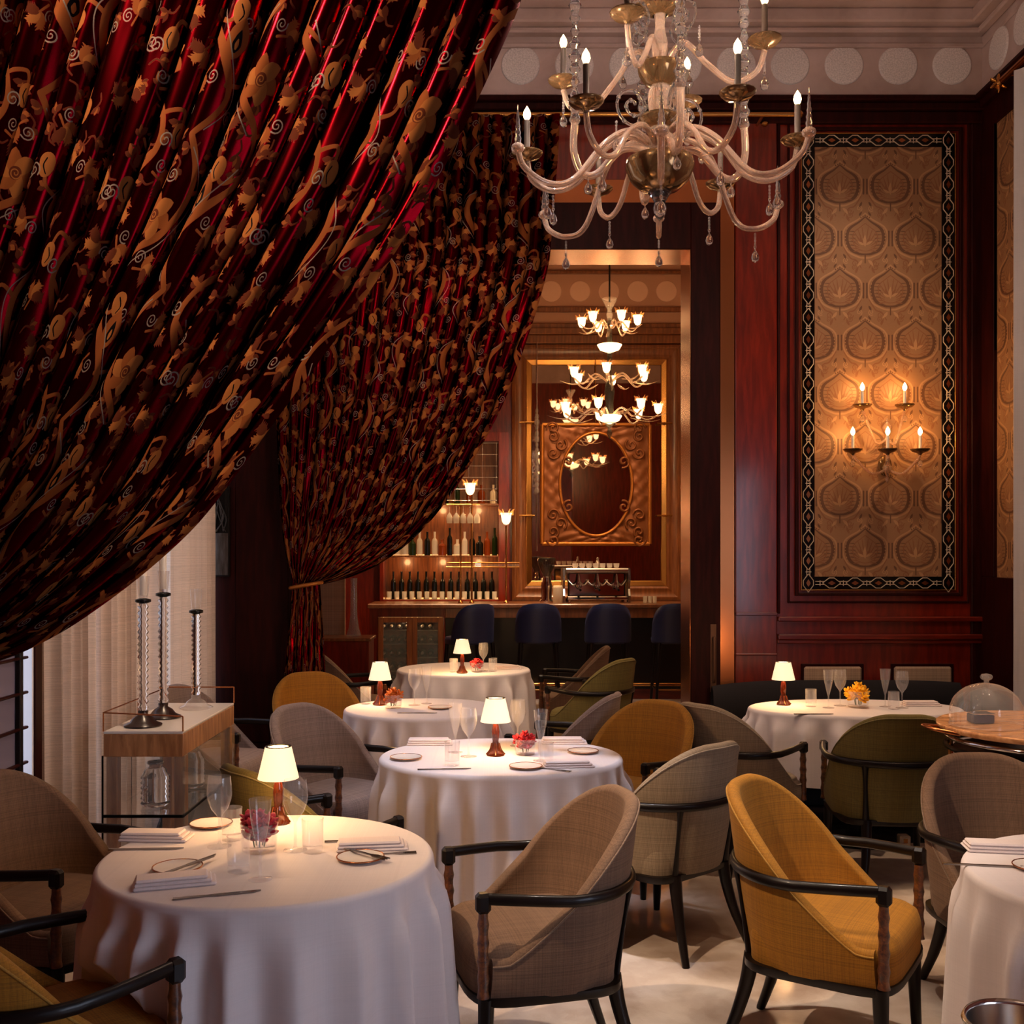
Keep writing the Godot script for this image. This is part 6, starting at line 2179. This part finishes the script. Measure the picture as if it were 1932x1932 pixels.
	stand("fork", on_table(686, 1618) + Vector3(0, 0.012, 0), "small fork across the right plate of the nearest table", "fork", "steel", -0.7, "forks")

	# middle table
	table_lamp(on_table(935, 1425), "cream shaded lamp with amber stem on the middle table", 0.19)
	flower_vase(on_table(991, 1424), "petal_red", "glass vase of bright red flowers on the middle table", 1.0, 2)
	stand("wine_glass", on_table(884, 1428), "wine glass left of the middle table lamp", "glass", "glass", 0, "wine glasses")
	stand("tumbler", on_table(853, 1444), "tumbler at the left of the middle table lamp", "glass", "glass", 0, "tumblers")
	stand("champagne_flute", on_table(859, 1420), "flute at the left of the middle table", "glass", "glass", 0, "champagne flutes")
	stand("champagne_flute", on_table(1020, 1436), "flute in front of the red flowers, right side", "glass", "glass", 0, "champagne flutes")
	stand("wine_glass", on_table(977, 1408), "wine glass behind the red flowers", "glass", "glass", 0, "wine glasses")
	stand("tumbler", on_table(1030, 1446), "tumbler beside the flute right of the red flowers", "glass", "glass", 0, "tumblers")
	plate(on_table(992, 1449), "small plate in front of the red flowers")
	plate(on_table(766, 1432), "small plate at the left of the middle table")
	plate(on_table(1100, 1420), "small plate at the right of the middle table")
	stand("knife", on_table(838, 1452), "knife at the near left edge of the middle table", "knife", "steel", 0.1, "table knives")
	stand("napkin", on_table(1072, 1446), "white folded napkin at the right front of the middle table", "napkin", "napkin", 0.1, "folded napkins")
	stand("napkin", on_table(812, 1404), "folded napkin at the far left of the middle table", "napkin", "napkin", 0.0, "folded napkins")
	stand("napkin", on_table(1064, 1402), "folded napkin at the far right of the middle table", "napkin", "napkin", 0.0, "folded napkins")
	stand("fork", on_table(1035, 1452), "fork beside the white napkin of the middle table", "fork", "steel", -0.5, "forks")

	# table between the lilac chairs
	table_lamp(on_table(717, 1330), "cream shaded lamp left of the amber flowers, half hidden by the lilac chair", 0.19)
	flower_vase(on_table(742, 1336), "petal_amber", "glass vase of amber yellow flowers behind the lilac chair", 1.1, 3)
	stand("wine_glass", on_table(782, 1331), "wine glass right of the amber flowers", "glass", "glass", 0, "wine glasses")
	stand("champagne_flute", on_table(805, 1328), "flute right of the amber flowers", "glass", "glass", 0, "champagne flutes")
	stand("tumbler", on_table(690, 1328), "tumbler left of the amber flowers", "glass", "glass", 0, "tumblers")
	stand("knife", on_table(787, 1346), "knife at the edge of the table with amber flowers", "knife", "steel", 0.0, "table knives")
	plate(on_table(830, 1337), "small plate on the table with amber flowers")

	# farthest table
	table_lamp(on_table(872, 1270), "cream shaded lamp on the farthest table", 0.19)
	flower_vase(on_table(900, 1268), "petal_red", "glass vase of red flowers on the farthest table", 1.0, 4)
	stand("wine_glass", on_table(912, 1266), "wine glass on the farthest table, behind its flowers", "glass", "glass", 0, "wine glasses")
	stand("tumbler", on_table(856, 1268), "tumbler left of the farthest table lamp", "glass", "glass", 0, "tumblers")
	stand("tumbler", on_table(930, 1267), "tumbler right of the farthest table flowers", "glass", "glass", 0, "tumblers")
	stand("napkin", on_table(958, 1262), "folded napkin on the farthest table", "napkin", "napkin", 0, "folded napkins")

	# table before the banquette
	table_lamp(on_table(1478, 1330), "cream shaded lamp on the table before the banquette", 0.19)
	flower_vase(on_table(1619, 1335), "petal_yellow", "glass bowl of yellow flowers before the banquette", 1.35, 5)
	stand("tumbler", on_table(1530, 1333), "tumbler between the lamp and the flutes, banquette table", "glass", "glass", 0, "tumblers")
	stand("champagne_flute", on_table(1563, 1336), "left flute of the pair before the banquette", "glass", "glass", 0, "champagne flutes")
	stand("wine_glass", on_table(1585, 1332), "wine glass left of the yellow flowers", "glass", "glass", 0, "wine glasses")
	stand("champagne_flute", on_table(1670, 1334), "flute right of the yellow flowers", "glass", "glass", 0, "champagne flutes")
	stand("wine_glass", on_table(1702, 1336), "wine glass right of the yellow flowers", "glass", "glass", 0, "wine glasses")
	stand("tumbler", on_table(1686, 1338), "tumbler among the glasses right of the yellow flowers", "glass", "glass", 0, "tumblers")
	stand("napkin", on_table(1738, 1331), "white folded napkin at the right end of the banquette table", "napkin", "napkin", 0, "folded napkins")
	stand("knife", on_table(1535, 1348), "knife at the near edge of the banquette table", "knife", "steel", 0, "table knives")

	# foreground table at the right
	stand("napkin", on_table(1890, 1604), "cream folded napkin on the right foreground table", "napkin", "napkin", -0.15, "folded napkins")
	stand("knife", on_table(1855, 1634), "knife beside the cream napkin, right foreground table", "knife", "steel", -0.15, "table knives")
	plate(on_table(1960, 1640), "small plate at the right frame edge")
